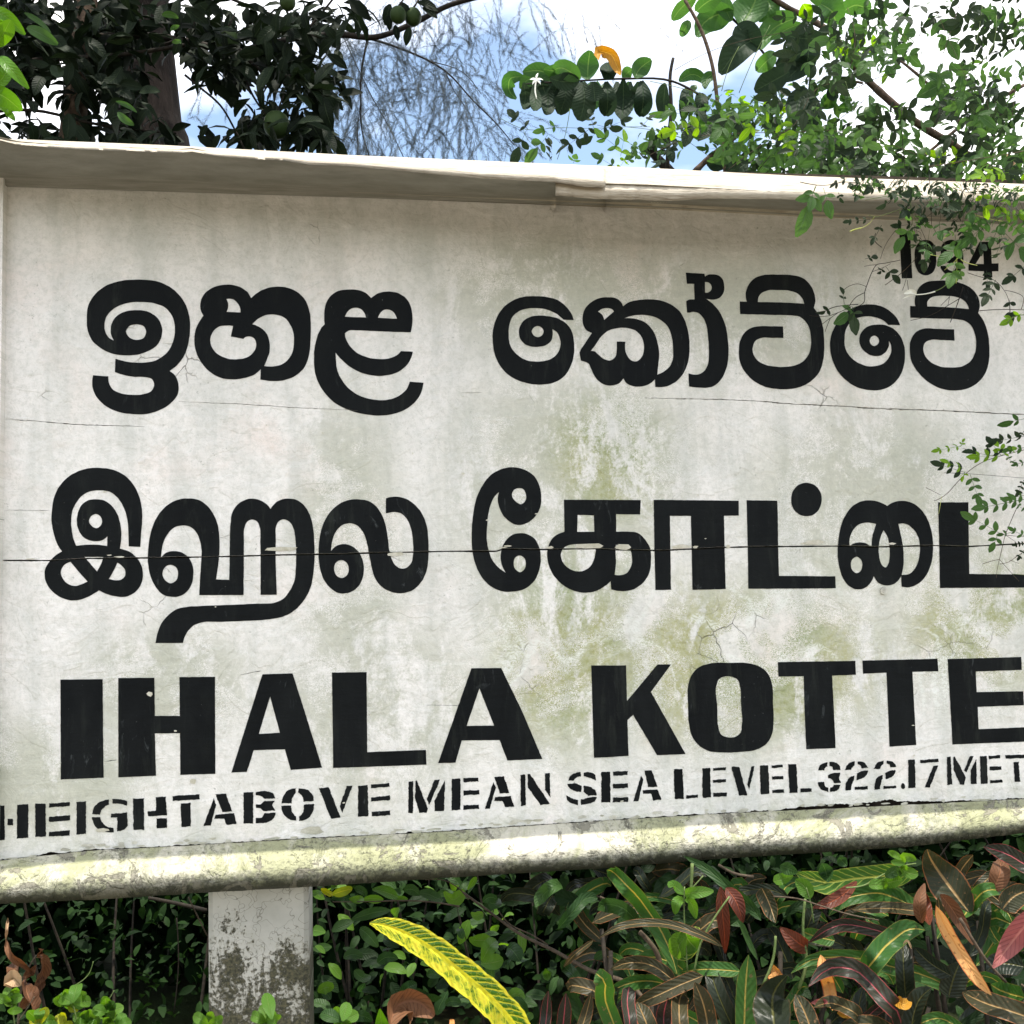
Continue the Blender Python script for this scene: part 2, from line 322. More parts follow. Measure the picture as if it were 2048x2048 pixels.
def seamgap(x):
    b = 1.2 + max(0, jag(x, 7, 0.02, 11)) + max(0, jag(x, 5, 0.09, 12))
    b += 10 * math.exp(-((x - 1660) / 45) ** 2) + 8 * math.exp(-((x - 1800) / 90) ** 2) + 6 * math.exp(-((x - 1760) / 40) ** 2) + 7 * math.exp(-((x - 100) / 14) ** 2) + 5 * math.exp(-((x - 1600) / 30) ** 2)
    return b
bot_edge = [(x, path(SEAM, x) - seamgap(x) * (0.6 + 0.8 * abs(jag(x, 1, 0.3, 4)))) for x in xs]
top_edge = [(X0, path(MOULD, X0) - 6), (X1, path(MOULD, X1) - 6)]
def sliver(pts, wd, seed):      # a hairline split in the board
    pp = []
    for (a, b), (c, d) in zip(pts, pts[1:]):
        k = max(1, int(abs(c - a) / 4)); pp += [(a + (c - a) * i / k, b + (d - b) * i / k) for i in range(k)]
    pp.append(pts[-1]); n = len(pp)
    up, lo = [], []
    for i, (x, y) in enumerate(pp):
        y += jag(x, 1.6, 0.06, seed); g = wd * 1.45 * (0.35 + abs(jag(x, 1.6, 0.08, seed + 7))) * math.sin(math.pi * min(1, max(0.03, i / (n - 1)))) ** 0.4
        up.append((x, y - g / 2)); lo.append((x, y + g / 2 + 0.1))
    return up + lo[::-1]
SPLITS = [sliver([(7, 838), (60, 841), (150, 849), (290, 853)], 1.6, 1), sliver([(357, 803), (480, 808), (590, 815), (716, 821)], 1.2, 2),
          sliver([(1289, 796), (1450, 799), (1531, 803), (1567, 807), (1700, 813), (1734, 816), (1878, 821), (2048, 829), (2300, 840)], 2.2, 3),
          sliver([(921, 785), (965, 785.5)], 0.9, 4), sliver([(7, 1020), (102, 1021)], 1.0, 5), sliver([(440, 1076), (462, 1070)], 0.9, 6)]
SPLITS_LO = [sliver([(209, 1523), (235, 1520)], 1.2, 8), sliver([(850, 1410), (935, 1411)], 0.9, 9), sliver([(480, 1350), (525, 1341)], 1.5, 10)]
def ccw(p):
    a = sum(p[i-1][0] * p[i][1] - p[i][0] * p[i-1][1] for i in range(len(p)))
    return p if a > 0 else p[::-1]
def region(outers, cuts, w, to_uv=True):
    """triangulate the union of outers minus cuts (pixel contours) on the board plane"""
    vs, fs = [], []
    for p in outers + cuts:
        q = ccw([uv(x, y) for x, y in p]) if to_uv else ccw(p)
        b = len(vs); vs += [Vector(a) for a in q]; fs.append(list(range(b, b + len(q))))
    no = len(outers)
    ov, oe, of, _, _, orig = delaunay_2d_cdt(vs, [], fs, 0, 1e-6, True)
    keep = [f for f, o in zip(of, orig) if any(i < no for i in o) and not any(i >= no for i in o)]
    used = sorted({i for f in keep for i in f}); mp_ = {j: i for i, j in enumerate(used)}
    return [B(ov[j][0], ov[j][1], w) for j in used], [tuple(mp_[i] for i in f) for f in keep], [(ov[j][0], ov[j][1]) for j in used]
for outer, cuts in (([*top_edge] + up_edge[::-1], SPLITS), (lo_edge + bot_edge[::-1], SPLITS_LO)):
    v, f, q = region([outer], cuts, 0.0)
    n0 = len(v)                                    # give the plank its depth: rim walls down to the backing
    cnt = {}
    for t in f:
        for a, b in zip(t, t[1:] + t[:1]): cnt[(a, b)] = 1
    rim = [(a, b) for (a, b) in cnt if (b, a) not in cnt]
    v2 = v + [p - W * 0.022 for p in v]
    f2 = list(f) + [(b, a, a + n0, b + n0) for a, b in rim] + [tuple(i + n0 for i in t[::-1]) for t in f]
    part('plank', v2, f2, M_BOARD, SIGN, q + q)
def boxw(u0, u1, v0, v1, w0, w1):
    vs = [B(u, v, w) for w in (w0, w1) for v in (v0, v1) for u in (u0, u1)]
    fs = [(0, 2, 3, 1), (4, 5, 7, 6), (0, 1, 5, 4), (2, 6, 7, 3), (0, 4, 6, 2), (1, 3, 7, 5)]
    us = [(u, v) for w in (w0, w1) for v in (v0, v1) for u in (u0, u1)]
    return vs, fs, us
uL, uR = uv(-60, 900)[0], uv(X1, 900)[0] + 0.06
v, f, q = boxw(uL, uR, uv(0, 1800)[1] + 0.03, uv(0, 290)[1] - 0.0, -0.06, -0.025); part('backing_board', v, f, M_WOOD, SIGN, q)
# left and right stiles of the frame
for a, b in ((uv(-75, 900)[0], uv(0.0, 900, 0.022)[0]), (uv(X1 + 1, 900)[0], uv(X1 + 70, 900)[0])):
    v, f, q = boxw(a, b, uv(0, 1740)[1], uv(0, 330)[1], -0.025, 0.022); part('frame_stile', v, f, M_BOARD, SIGN, q)
# sweep helper: rows of (pixel line, w) along x
def sweep(name, rows, mat, x0, x1, step, parent, vmap=None, close=False):
    n = int((x1 - x0) / step) + 1; vs, us, fs = [], [], []
    for i in range(n):
        x = min(x1, x0 + i * step)
        for k, (fy, w) in enumerate(rows):
            ww = w(x) if callable(w) else w
            vs.append(P(x, fy(x), ww)); us.append((uv(x, 900)[0], (vmap[k] if vmap else k / (len(rows) - 1))))
    m = len(rows)
    for i in range(n - 1):
        for k in range(m - 1): fs.append((i*m + k, i*m + k + 1, (i+1)*m + k + 1, (i+1)*m + k))
    fs.append(tuple(range(m))[::-1]); fs.append(tuple((n-1)*m + k for k in range(m)))
    return part(name, vs, fs, mat, parent, us, True)
def L(p, off=0): return lambda x: path(p, x) + off
def between(p, q, t): return lambda x: path(p, x) * (1 - t) + path(q, x) * t
# foot bead: a rounded rail that stands further out than the cap
prof = [(0.0, 0.000), (0.005, 0.020), (0.05, 0.030), (0.13, 0.036), (0.2, 0.050), (0.35, 0.068), (0.52, 0.080), (0.70, 0.086), (0.84, 0.083), (0.94, 0.072), (1.0, 0.052), (0.99, 0.02), (0.97, -0.03), (0.60, -0.06)]
sweep('foot_rail', [((lambda t: (lambda x: path(SEAM, x) * (1 - t) + path(BOT, x) * t + jag(x, 1.2, 0.03, t * 9)))(t), w) for t, w in prof], M_BEAD, -75, X1 + 70, 9, SIGN, vmap=[t for t, w in prof])
# head moulding: stepped cove between the planks and the cap
HM = [(1.0, 0.002), (0.97, 0.012), (0.84, 0.016), (0.80, 0.026), (0.74, 0.032), (0.70, 0.045), (0.35, 0.130), (0.0, 0.210), (-0.04, 0.212)]
LIP = [(-200, 278), (0, 281), (36, 290), (156, 299), (232, 301), (355, 306), (384, 303.5), (435, 313), (525, 319.5), (565, 320), (616, 329), (700, 332.6), (774, 339), (962, 357), (1107, 364), (1165, 373), (1212, 375), (1240, 376)]
LIP2 = [(1100, 390), (1113, 391), (1180, 397), (1230, 399), (1300, 401), (1346, 402), (1416, 397), (1571, 399), (1700, 402), (2048, 406), (2800, 436)]
def lipall(x): return path(LIP, x) if x < 1110 else (path(LIP2, x))
sweep('head_moulding', [((lambda t: (lambda x: lerp(min(lipall(x), path(MOULD, x) - 40) - 4, path(MOULD, x), t)))(t), w) for t, w in HM], M_FRAME, -75, X1 + 70, 9, SIGN)
# the cap: two lapped strips of bent tin with a wavy, ragged lip
def cap(x0, x1, lip, lift):
    rows = [(L(CAPTOP, 110), -0.07), (L(CAPTOP, 32), 0.110), (L(CAPTOP, 0), 0.178 + lift), (lambda x: lerp(path(CAPTOP, x), lip(x), 0.15), 0.192 + lift),
            (lambda x: lerp(path(CAPTOP, x), lip(x), 0.6), lambda x: 0.210 + lift + jag(x, 0.004, 0.02, 3)), (lambda x: lip(x) + jag(x, 0.8, 0.2, 6), lambda x: 0.220 + lift + jag(x, 0.004, 0.02, 3)),
            (lambda x: lip(x) - 1.5, lambda x: 0.217 + lift), (lambda x: lip(x) - 3, lambda x: 0.212 + lift * 0.5)]
    return sweep('cap_strip', rows, M_CAP, x0, x1, 6, SIGN)
cap(1111, X1 + 80, lambda x: path(LIP2, x), 0.0)
cap(-85, 1212, lambda x: path(LIP, x) + jag(x, 0.5, 0.08, 2), 0.004)
# posts
def post(xl, xr):
    ul, ur = uv(xl, 1900, -0.005)[0], uv(xr, 1900, -0.005)[0]; b = 0.008
    ring = [(ul + b, -0.005), (ul, -0.013), (ul, -0.15), (ur, -0.15), (ur, -0.013), (ur - b, -0.005)]
    vs, us, fs = [], [], []
    zs = [-1.62 + i * (uv(xl, 1770)[1] + 1.66) / 24 for i in range(25)]
    for z in zs:
        for u, w in ring: vs.append(B(u, z, w + jag(z * 200 + u * 100, 0.0006, 0.3))); us.append((u, z))
    for i in range(24):
        for k in range(6): fs.append((i*6 + k, i*6 + (k+1) % 6, (i+1)*6 + (k+1) % 6, (i+1)*6 + k))
    fs.append(tuple(24*6 + k for k in range(6)))
    part('post', vs, [x[::-1] for x in fs], M_POST, SIGN, us)
post(416, 618); post(2330, 2540)
# bolt head below the Tamil line, washer spot top left
def disc(px, py, r, h, mat, sides=14, name='bolt'):
    c = uv(px, py); vs, fs = [], []
    for w, rr in ((0.0005, r), (h, r * 0.94), (h, r * 0.6), (h * 1.25, r * 0.5), (h * 1.25, 0.0001)):
        for k in range(sides): a = 2 * math.pi * k / sides; vs.append(B(c[0] + rr * math.cos(a), c[1] + rr * math.sin(a), w))
    for i in range(4):
        for k in range(sides): fs.append((i*sides + k, i*sides + (k+1) % sides, (i+1)*sides + (k+1) % sides, (i+1)*sides + k))
    part(name, vs, fs, mat, SIGN)
disc(1767, 1182, 0.0075, 0.004, M_METAL)
# paint flakes curling off along the crack and the foot
fv, ff, fu = [], [], []
def flake(px, py, sx, sy, tilt=None):
    c = uv(px, py); k = random.randint(5, 8); b = len(fv); ang0 = random.random() * 6
    tilt = tilt if tilt is not None else random.uniform(0.15, 0.6)
    pts = []
    for i in range(k):
        a = ang0 + 2 * math.pi * i / k; r = random.uniform(0.6, 1.1)
        pts.append((math.cos(a) * r * sx * 0.00045, math.sin(a) * r * sy * 0.00045))
    lo = min(p[1] for p in pts)
    for x, y in pts: fv.append(B(c[0] + x, c[1] + y, 0.0012 + (y - lo) * tilt)); fu.append((c[0] + x, c[1] + y))
    ff.append(tuple(range(b, b + k)))
for i in range(90):
    x = random.uniform(10, 2300); flake(x, path(SEAM, x) - random.uniform(2, 12), random.uniform(8, 28), random.uniform(4, 9))
for i in range(12):
    x = random.uniform(10, 2300); flake(x, path(CRACK, x) - random.uniform(2, 7), random.uniform(8, 24), random.uniform(3, 7))
for x, y, a, b in ((560, 1098, 70, 10), (1180, 1093, 90, 12), (1245, 1095, 40, 14), (1362, 1093, 44, 10), (1455, 1093, 14, 10), (1630, 1084, 60, 14), (790, 1108, 46, 8), (300, 1388, 14, 10), (386, 1562, 14, 14), (205, 1660, 30, 8), (625, 1660, 50, 16), (1020, 1660, 60, 10)): flake(x, y, a, b, 0.35)
for i in range(26): flake(random.uniform(20, 2040), random.uniform(820, 1620), random.uniform(3, 9), random.uniform(2, 5), 0.25)
part('paint_flakes', fv, ff, M_FLAKE, SIGN, fu, kind='stuff')
# ------------------------------------------------------------------ the lettering, traced as contours ("!" marks a corner, "-" opens a counter)
V1 = (150, 540, 3.864); V2 = (600, 540, 3.864); V3 = (950, 540, 3.864); V4 = (1350, 540, 5.52); V5 = (1600, 460, 4.3125); V6 = (1600, 350, 4.292)
T1 = (70, 910, 4.83); T2 = (280, 960, 4.83); T3 = (600, 960, 6.44); T4 = (920, 910, 4.83); T5 = (1290, 940, 4.83); T6 = (1648, 940, 4.83)
L1 = (90, 1310, 3.22); L2 = (640, 1310, 3.864); L3 = (1140, 1290, 3.864); L4 = (1548, 1290, 3.864)
S1 = (0, 1550, 4.712); S2 = (400, 1540, 4.712); S3 = (800, 1530, 4.712); S4 = (1120, 1500, 3.788); S5 = (1600, 1480, 4.3125)
GL = [
(V1, '320,688! 400,708 500,717 620,700 715,635 762,540 772,450 755,365 700,295 610,258 500,248 400,258 300,300 245,360 228,430 240,490 270,530 300,545! 278,490 280,430 310,370 370,328 470,311 570,325 640,375 671,440 668,520 630,585 560,630 480,655 400,660 300,650 200,605 130,540 97,460 92,380 105,270 155,190 235,125 340,88 500,75 640,90 760,150 840,240 882,350 890,440 878,560 840,670 790,735 732,780! 780,825 800,890 790,970 740,1030 650,1085 560,1112 460,1115 330,1095 210,1030 150,950 133,880 140,815! 258,822! 262,870 290,920 360,955 440,965 530,960 590,935 612,885 595,845 540,828 460,826 390,815 309,790! 313,688!',
 '-395,475 420,435 480,420 535,440 550,480 530,525 475,541 420,520'),
(V1, '1360,218! 1420,170 1500,137 1590,130 1690,155 1770,220 1810,310 1823,420 1820,540 1810,650 1775,750 1700,820 1600,855 1510,858 1433,847! 1435,768! 1400,800 1330,830 1240,846 1130,835 1040,785 970,705 930,610 923,520 940,440 993,355! 972,310 970,250 1000,185 1060,140 1140,116 1220,116 1290,140 1340,180',
 '-1170,225! 1215,225 1260,262 1278,300 1278,328! 1172,324! 1183,290 1182,255', '-1222,432! 1170,430 1110,440 1065,480 1045,540 1060,600 1110,655 1180,685 1260,690 1340,670 1390,620 1400,570 1385,530 1350,514 1320,518 1302,534! 1205,515!',
 '-1370,420! 1420,375 1480,348 1550,346 1620,370 1665,425 1690,500 1692,570 1675,650 1630,710 1560,742 1500,746 1462,742! 1480,700 1502,640 1505,570 1485,500 1440,450 1400,430'),
(V2, '550,218! 600,183 680,167 760,180 820,220 855,280 868,350 866,430 855,482! 700,478 560,472 430,467 380,468 347,490! 350,520! 380,580 440,640 520,675 600,688 690,683 750,657 780,627! 872,632! 850,700 800,760 730,800 640,818 540,812 440,780 350,720 300,670 275,640! 278,700 290,780 330,860 400,935 480,980 580,1003 680,1003 760,975 820,925 848,863! 955,872! 935,950 880,1030 800,1085 720,1113 620,1125 500,1115 370,1080 260,1020 170,920 120,810 108,690 115,590 135,510 165,445! 190,420! 187,350 195,280 225,215 290,165 370,152 450,156 510,180',
 '-347,362! 370,320 400,298 440,293 480,310 503,345 510,367!', '-602,370! 625,328 655,308 690,308 725,330 750,378!'),
(V3, '763,387! 740,330 690,270 620,225 540,207 470,203 380,207 290,237 220,290 165,375 138,470 137,560 155,660 200,750 270,820 350,860 440,882 520,886 610,870 690,820 740,740 765,650 765,560 745,470 700,410 640,375 560,357 490,352 420,365 365,405 340,460 345,520 380,570 440,593 490,594 550,580 590,545 600,500 598,458! 630,480 655,530 660,580 640,640 600,680 530,704 470,708 390,695 320,650 275,590 260,510 265,430 285,370 330,325 400,300 480,296 560,308 630,340 685,385!',
 '-438,475 455,445 485,434 515,447 529,478 515,507 485,519 455,507'),
(V3, '1143,280! 1190,250 1260,233 1340,227 1430,235 1510,265 1580,320 1625,400 1650,500 1658,600 1648,700 1615,790 1550,865 1480,900 1392,905! 1390,845! 1350,880 1290,900 1230,900 1170,875 1147,838! 1120,870 1080,890 1030,893 970,870 920,815 895,760 875,722 850,710! 818,700! 806,640! 820,610! 903,487! 860,465 835,420 830,370 845,310 890,255 950,222 1030,212 1090,220 1130,250',
 '-950,322! 980,302 1020,296 1060,305 1073,322! 998,386! 985,350', '-895,625! 930,580 975,515 1030,470 1100,450 1180,450 1240,470 1290,525 1305,600 1290,670 1250,705 1210,700 1175,660 1160,615 1162,555! 1094,553! 1095,620 1085,670 1040,700 1000,690 950,650 925,630 910,626',
 '-1155,373! 1220,353 1290,348 1360,355 1430,385 1490,440 1520,520 1530,610 1525,700 1500,750 1460,785 1408,810! 1415,740 1423,660 1410,560 1375,470 1320,410 1250,380 1190,373'),
(V4, '117,30! 325,42! 330,72! 365,52 420,48 480,62 525,105 543,180 535,250 500,300 450,325 400,328 340,318! 400,360 460,420 520,520 560,630 582,760 590,900 580,1030 550,1130 500,1220 430,1280 350,1300 270,1300 155,1287! 148,1140! 200,1155 260,1152 320,1115 360,1050 372,950 372,850 362,720 345,610 310,530 260,480 200,463 160,472! 132,470! 122,345! 160,328 215,326! 210,155! 130,152!',
 '-330,133! 370,140 398,170 402,205 380,240 350,253 330,250!'),
(V4, '712,348! 790,350! 780,300 785,230 820,150 880,90 970,58 1120,52 1290,58 1400,85 1480,150 1530,240 1548,340 1532,418! 1590,500 1630,620 1645,760 1645,900 1630,1020 1590,1130 1510,1220 1400,1285 1270,1315 1130,1315 980,1285 850,1210 760,1110 712,1000 703,900 715,790 760,700 840,640 930,622 1060,622 1192,624! 1195,752! 1070,750 950,752 890,780 860,840 862,920 900,990 980,1040 1100,1066 1210,1070 1320,1055 1410,1010 1475,930 1500,830 1500,740 1480,640 1430,560 1370,515 1290,503 1100,497 900,492 718,488!',
 '-915,355! 918,310 950,260 1010,230 1130,223 1260,230 1350,262 1400,310 1424,373! 1200,360'),
(V5, '862,823! 840,770 780,705 710,662 620,643 530,648 450,675 370,735 300,830 265,920 258,1010 275,1110 320,1210 400,1300 500,1360 600,1382 690,1380 780,1345 860,1260 895,1170 905,1080 895,990 860,910 800,850 740,823 660,815 590,830 530,880 510,950 525,1010 570,1060 630,1087 690,1085 740,1050 765,1000 765,957! 785,1000 785,1050 765,1100 720,1150 660,1172 590,1175 500,1145 430,1090 390,1020 383,940 395,860 430,800 480,765 550,748 630,750 700,772 762,818!',
 '-600,955 612,925 640,912 670,928 681,960 665,990 640,1001 612,988'),
(V5, '948,655! 993,658! 988,610 1000,550 1030,490 1090,450 1180,437 1290,440 1390,460 1470,500 1530,570 1550,650 1535,715! 1585,790 1620,900 1632,1020 1628,1130 1600,1230 1540,1310 1450,1365 1330,1385 1220,1370 1110,1315 1020,1230 960,1130 945,1040 955,950 1000,880 1060,853 1180,853 1328,858! 1332,955! 1220,950 1130,948 1080,970 1062,1020 1075,1080 1120,1135 1200,1175 1300,1186 1400,1175 1470,1130 1508,1060 1518,980 1505,890 1470,820 1420,785 1340,770 1180,765 950,757!',
 '-1098,660! 1097,620 1120,590 1170,572 1250,568 1340,577 1400,600 1440,640 1455,682! 1280,668'),
(V6, '850,490! 945,480! 962,888! 872,888!'),
(V6, '1078,558 1130,575 1160,630 1168,710 1162,790 1130,845 1078,862 1025,845 992,790 982,710 990,630 1025,575', '-1073,625 1100,660 1108,720 1100,785 1073,822 1045,785 1038,720 1046,660'),
(V6, '1300,558 1365,590 1395,660 1398,760 1370,835 1310,868 1245,850 1205,800! 1205,780! 1250,780! 1275,815 1310,825 1340,790 1345,740! 1300,760 1240,740 1208,680 1225,590', '-1300,600 1335,630 1340,670 1300,712 1262,680 1262,630'),
(V6, '1540,575! 1638,575! 1645,760! 1703,760! 1703,828! 1648,828! 1650,880! 1580,880! 1578,828! 1445,822! 1445,765!', '-1572,660! 1577,765! 1505,765!'),
(T1, '1018,888! 905,882! 903,780 900,680 885,590 850,490 790,405 720,355 630,342 540,350 460,390 400,460 360,550 350,640 355,720 370,800 400,878! 480,868 560,866 640,870 697,880! 700,785! 660,820 600,833 530,825 460,785 420,720 405,640 415,560 450,485 510,440 590,428 670,440 740,490 795,570 825,670 835,760 830,840 820,905! 880,920 950,960 1010,1030 1040,1110 1042,1180 1015,1270 960,1330 880,1368 800,1368 700,1345 618,1308! 560,1345 480,1385 400,1404 300,1395 200,1345 130,1270 95,1180 100,1100 140,1030 200,970 262,930! 220,870 185,770 163,660 163,540 180,430 220,330 290,240 380,175 500,132 630,125 760,145 870,200 960,300 1010,410 1035,540 1035,650 1025,770',
 '-523,635 545,590 590,571 632,592 648,635 632,685 595,706 548,685', '-345,1032! 400,1100 460,1170 508,1222! 450,1250 390,1265 320,1245 270,1195 250,1130 265,1085 300,1050',
 '-797,1040! 840,1070 872,1120 868,1170 830,1205 780,1210 715,1197! 760,1120', '-480,985! 662,985! 640,1050 600,1125! 540,1055'),
(T2, '572,1112! 580,960 592,770 595,680 580,590 540,500 480,450 410,440 330,460 270,520 225,610 207,700 203,752! 250,705 320,687 390,695 450,730 500,800 517,900 505,990 460,1070 390,1120 310,1130 220,1105 150,1030 100,920 78,800 78,700 90,580 125,440 190,320 270,240 370,190 480,178 580,198 660,260 720,350 755,450 767,560 768,680 755,830 735,960! 862,965! 865,850 868,600 875,420 890,320 940,240 1010,195 1090,180 1170,200 1230,240 1262,280! 1310,220 1370,188 1440,180 1520,195 1590,250 1645,350 1675,480 1685,620 1685,780 1672,920 1640,1060 1570,1180 1480,1270 1380,1320 1250,1345 1000,1362 750,1370 600,1375 530,1400 470,1450 435,1510 415,1575! 152,1575! 165,1500 200,1400 270,1310 350,1250 460,1225 600,1217 900,1205 1150,1193 1300,1185 1380,1150 1440,1080 1490,980 1505,850 1508,700 1500,560 1480,460 1440,400 1385,380 1340,400 1315,450 1312,560 1312,800 1322,1108! 1165,1110! 1165,900 1162,600 1155,450 1130,400 1085,383 1040,400 1010,460 1005,600 1003,900 1000,1112!',
 '-218,905 240,845 295,820 350,845 368,905 350,970 300,997 245,970'),
(T3, '1107,235! 1180,218 1290,222 1400,260 1500,340 1580,450 1630,580 1652,750 1655,900 1650,1050 1620,1200 1550,1330 1450,1420 1330,1455 1200,1448 1080,1395 980,1290 930,1160 905,1040 885,930 860,800 810,670 740,590 650,557 560,575 480,640 430,740 405,850 400,918! 450,860 520,830 600,828 680,860 750,920 800,1010 822,1120 810,1250 760,1360 680,1430 580,1460 480,1450 380,1380 300,1270 258,1140 240,1000 240,880 260,700 310,540 400,400 520,300 640,255 760,250 880,270 980,340 1060,460 1110,620 1135,780 1150,900 1180,1010 1230,1100 1300,1140 1370,1130 1430,1070 1455,960 1455,800 1435,650 1380,510 1300,430 1210,413 1105,432!',
 '-438,1150 455,1075 530,1032 605,1070 628,1145 605,1225 540,1262 470,1230'),
(T4, '378,358! 365,420 375,490 410,570 460,630 530,670 590,675 660,650 730,590 775,500 785,410 770,310 720,210 640,150 550,122 470,120 380,145 290,200 220,290 165,400 135,520 118,650 112,800 120,930 150,1060 210,1180 300,1270 400,1315 510,1320 620,1295 710,1225 765,1110 780,990 765,890 720,810 650,765 580,755 500,775 440,830 405,900 392,970 400,1050 440,1137! 370,1085 310,1010 280,930 262,850 258,750 265,650 275,560 300,470 335,400',
 '-500,380 520,340 560,320 610,330 635,375 632,440 590,475 545,455', '-518,1050 530,995 575,971 620,995 635,1050 620,1105 580,1132 535,1105'),
(T4, '1003,432! 1745,435! 1740,575! 1508,572! 1508,742! 1620,740 1720,755 1790,820 1835,900 1845,1010 1830,1130 1780,1220 1700,1285 1600,1315 1460,1300! 1455,1220! 1400,1265 1310,1315 1210,1330 1110,1315 1000,1260 910,1170 855,1060 842,960 860,860 920,780 1008,742!',
 '-1135,578! 1293,583! 1297,742! 1132,742!', '-1010,890 1060,868 1140,862 1230,866 1300,878! 1310,925 1305,960 1270,1060 1200,1115 1140,1125 1060,1100 990,1030 975,950', '-1503,868! 1580,870 1640,910 1660,980 1650,1080 1610,1140 1550,1160 1492,1157! 1505,1050 1503,940'),
(T5, '83,288! 905,297! 905,440! 762,442! 768,760! 778,1150! 457,1158! 450,780! 442,445! 240,442! 245,780! 250,1158! 100,1160! 90,760!'),
(T5, '980,292! 1277,297! 1282,440! 1285,750! 1293,1022! 1838,1027! 1842,1143! 997,1148! 990,700!', '+1558,124 1640,148 1695,220 1705,300 1680,380 1620,435 1558,446 1480,425 1425,360 1411,280 1430,200 1480,145'),
(T6, '610,348! 660,315 740,298 830,310 920,365 990,460 1030,560 1050,680 1052,780 1035,900 990,1010 920,1090 840,1130 748,1128! 743,1025! 710,1075 650,1110 590,1115 530,1095 480,1025! 440,1100 380,1145 310,1152 240,1120 180,1040 145,930 130,800 138,680 160,550 210,430 280,345 370,300 470,295 550,315',
 '-245,738! 250,650 280,580 340,525 420,508 502,522! 480,590 462,670 460,748! 400,708 340,698 285,712', '-258,915 275,860 315,838 355,865 370,915 355,970 318,998 275,970',
 '-573,583! 610,640 628,720 633,820 622,900 595,940 565,925 540,870 528,790 530,720 545,650', '-718,520! 790,522 860,570 905,640 925,730 920,830 890,930 830,1000 748,1015! 765,930 768,820 755,700 735,600'),
(T6, '1100,312! 1393,312! 1397,720! 1402,1003! 2100,1012! 2100,1135! 1118,1140! 1112,740!'),
(L1, '100,158! 372,155! 375,560! 378,790! 102,802!'),
(L1, '472,148! 705,146! 708,392! 868,392! 866,142! 1095,140! 1097,765! 872,772! 870,503! 708,505! 715,777! 473,788!'),
(L1, '1400,124! 1595,118! 1690,420! 1785,725! 1583,740! 1545,607! 1345,613! 1300,752! 1200,757!', '-1450,268! 1513,500! 1377,508!'),
(L2, '92,135! 360,132! 365,750! 818,733! 823,847! 102,873!'),
(L2, '1170,102! 1400,100! 1560,430! 1718,803! 1447,815! 1388,657! 1095,660! 1047,832! 912,836!', '-1232,258! 1345,545! 1133,548!'),
(L3, '163,158! 433,157! 440,432! 675,150! 780,150! 625,362! 893,843! 672,852! 487,540! 443,580! 452,857! 185,872!'),
(L3, '912,320 935,240 990,175 1080,143 1230,138 1390,143 1480,175 1535,230 1560,300 1568,450 1572,600 1560,690 1520,760 1450,805 1330,825 1180,830 1060,815 990,770 940,700 920,620 912,470', '-1132,310 1150,265 1190,245 1250,245 1295,270 1312,320 1320,450 1327,620 1315,680 1275,710 1215,712 1165,690 1145,630 1138,480'),
(L4, '28,132! 628,122! 632,230! 448,236! 462,500! 475,797! 248,805! 235,500! 228,242! 33,243!'),
(L4, '682,120! 1262,106! 1270,203! 1068,207! 1098,772! 892,785! 868,213! 687,222!'),
(L4, '1340,108! 1910,92! 1913,192! 1557,205! 1565,364! 1925,357! 1930,465! 1573,478! 1580,650! 1990,633! 1990,745! 1378,768! 1360,440!'),
]
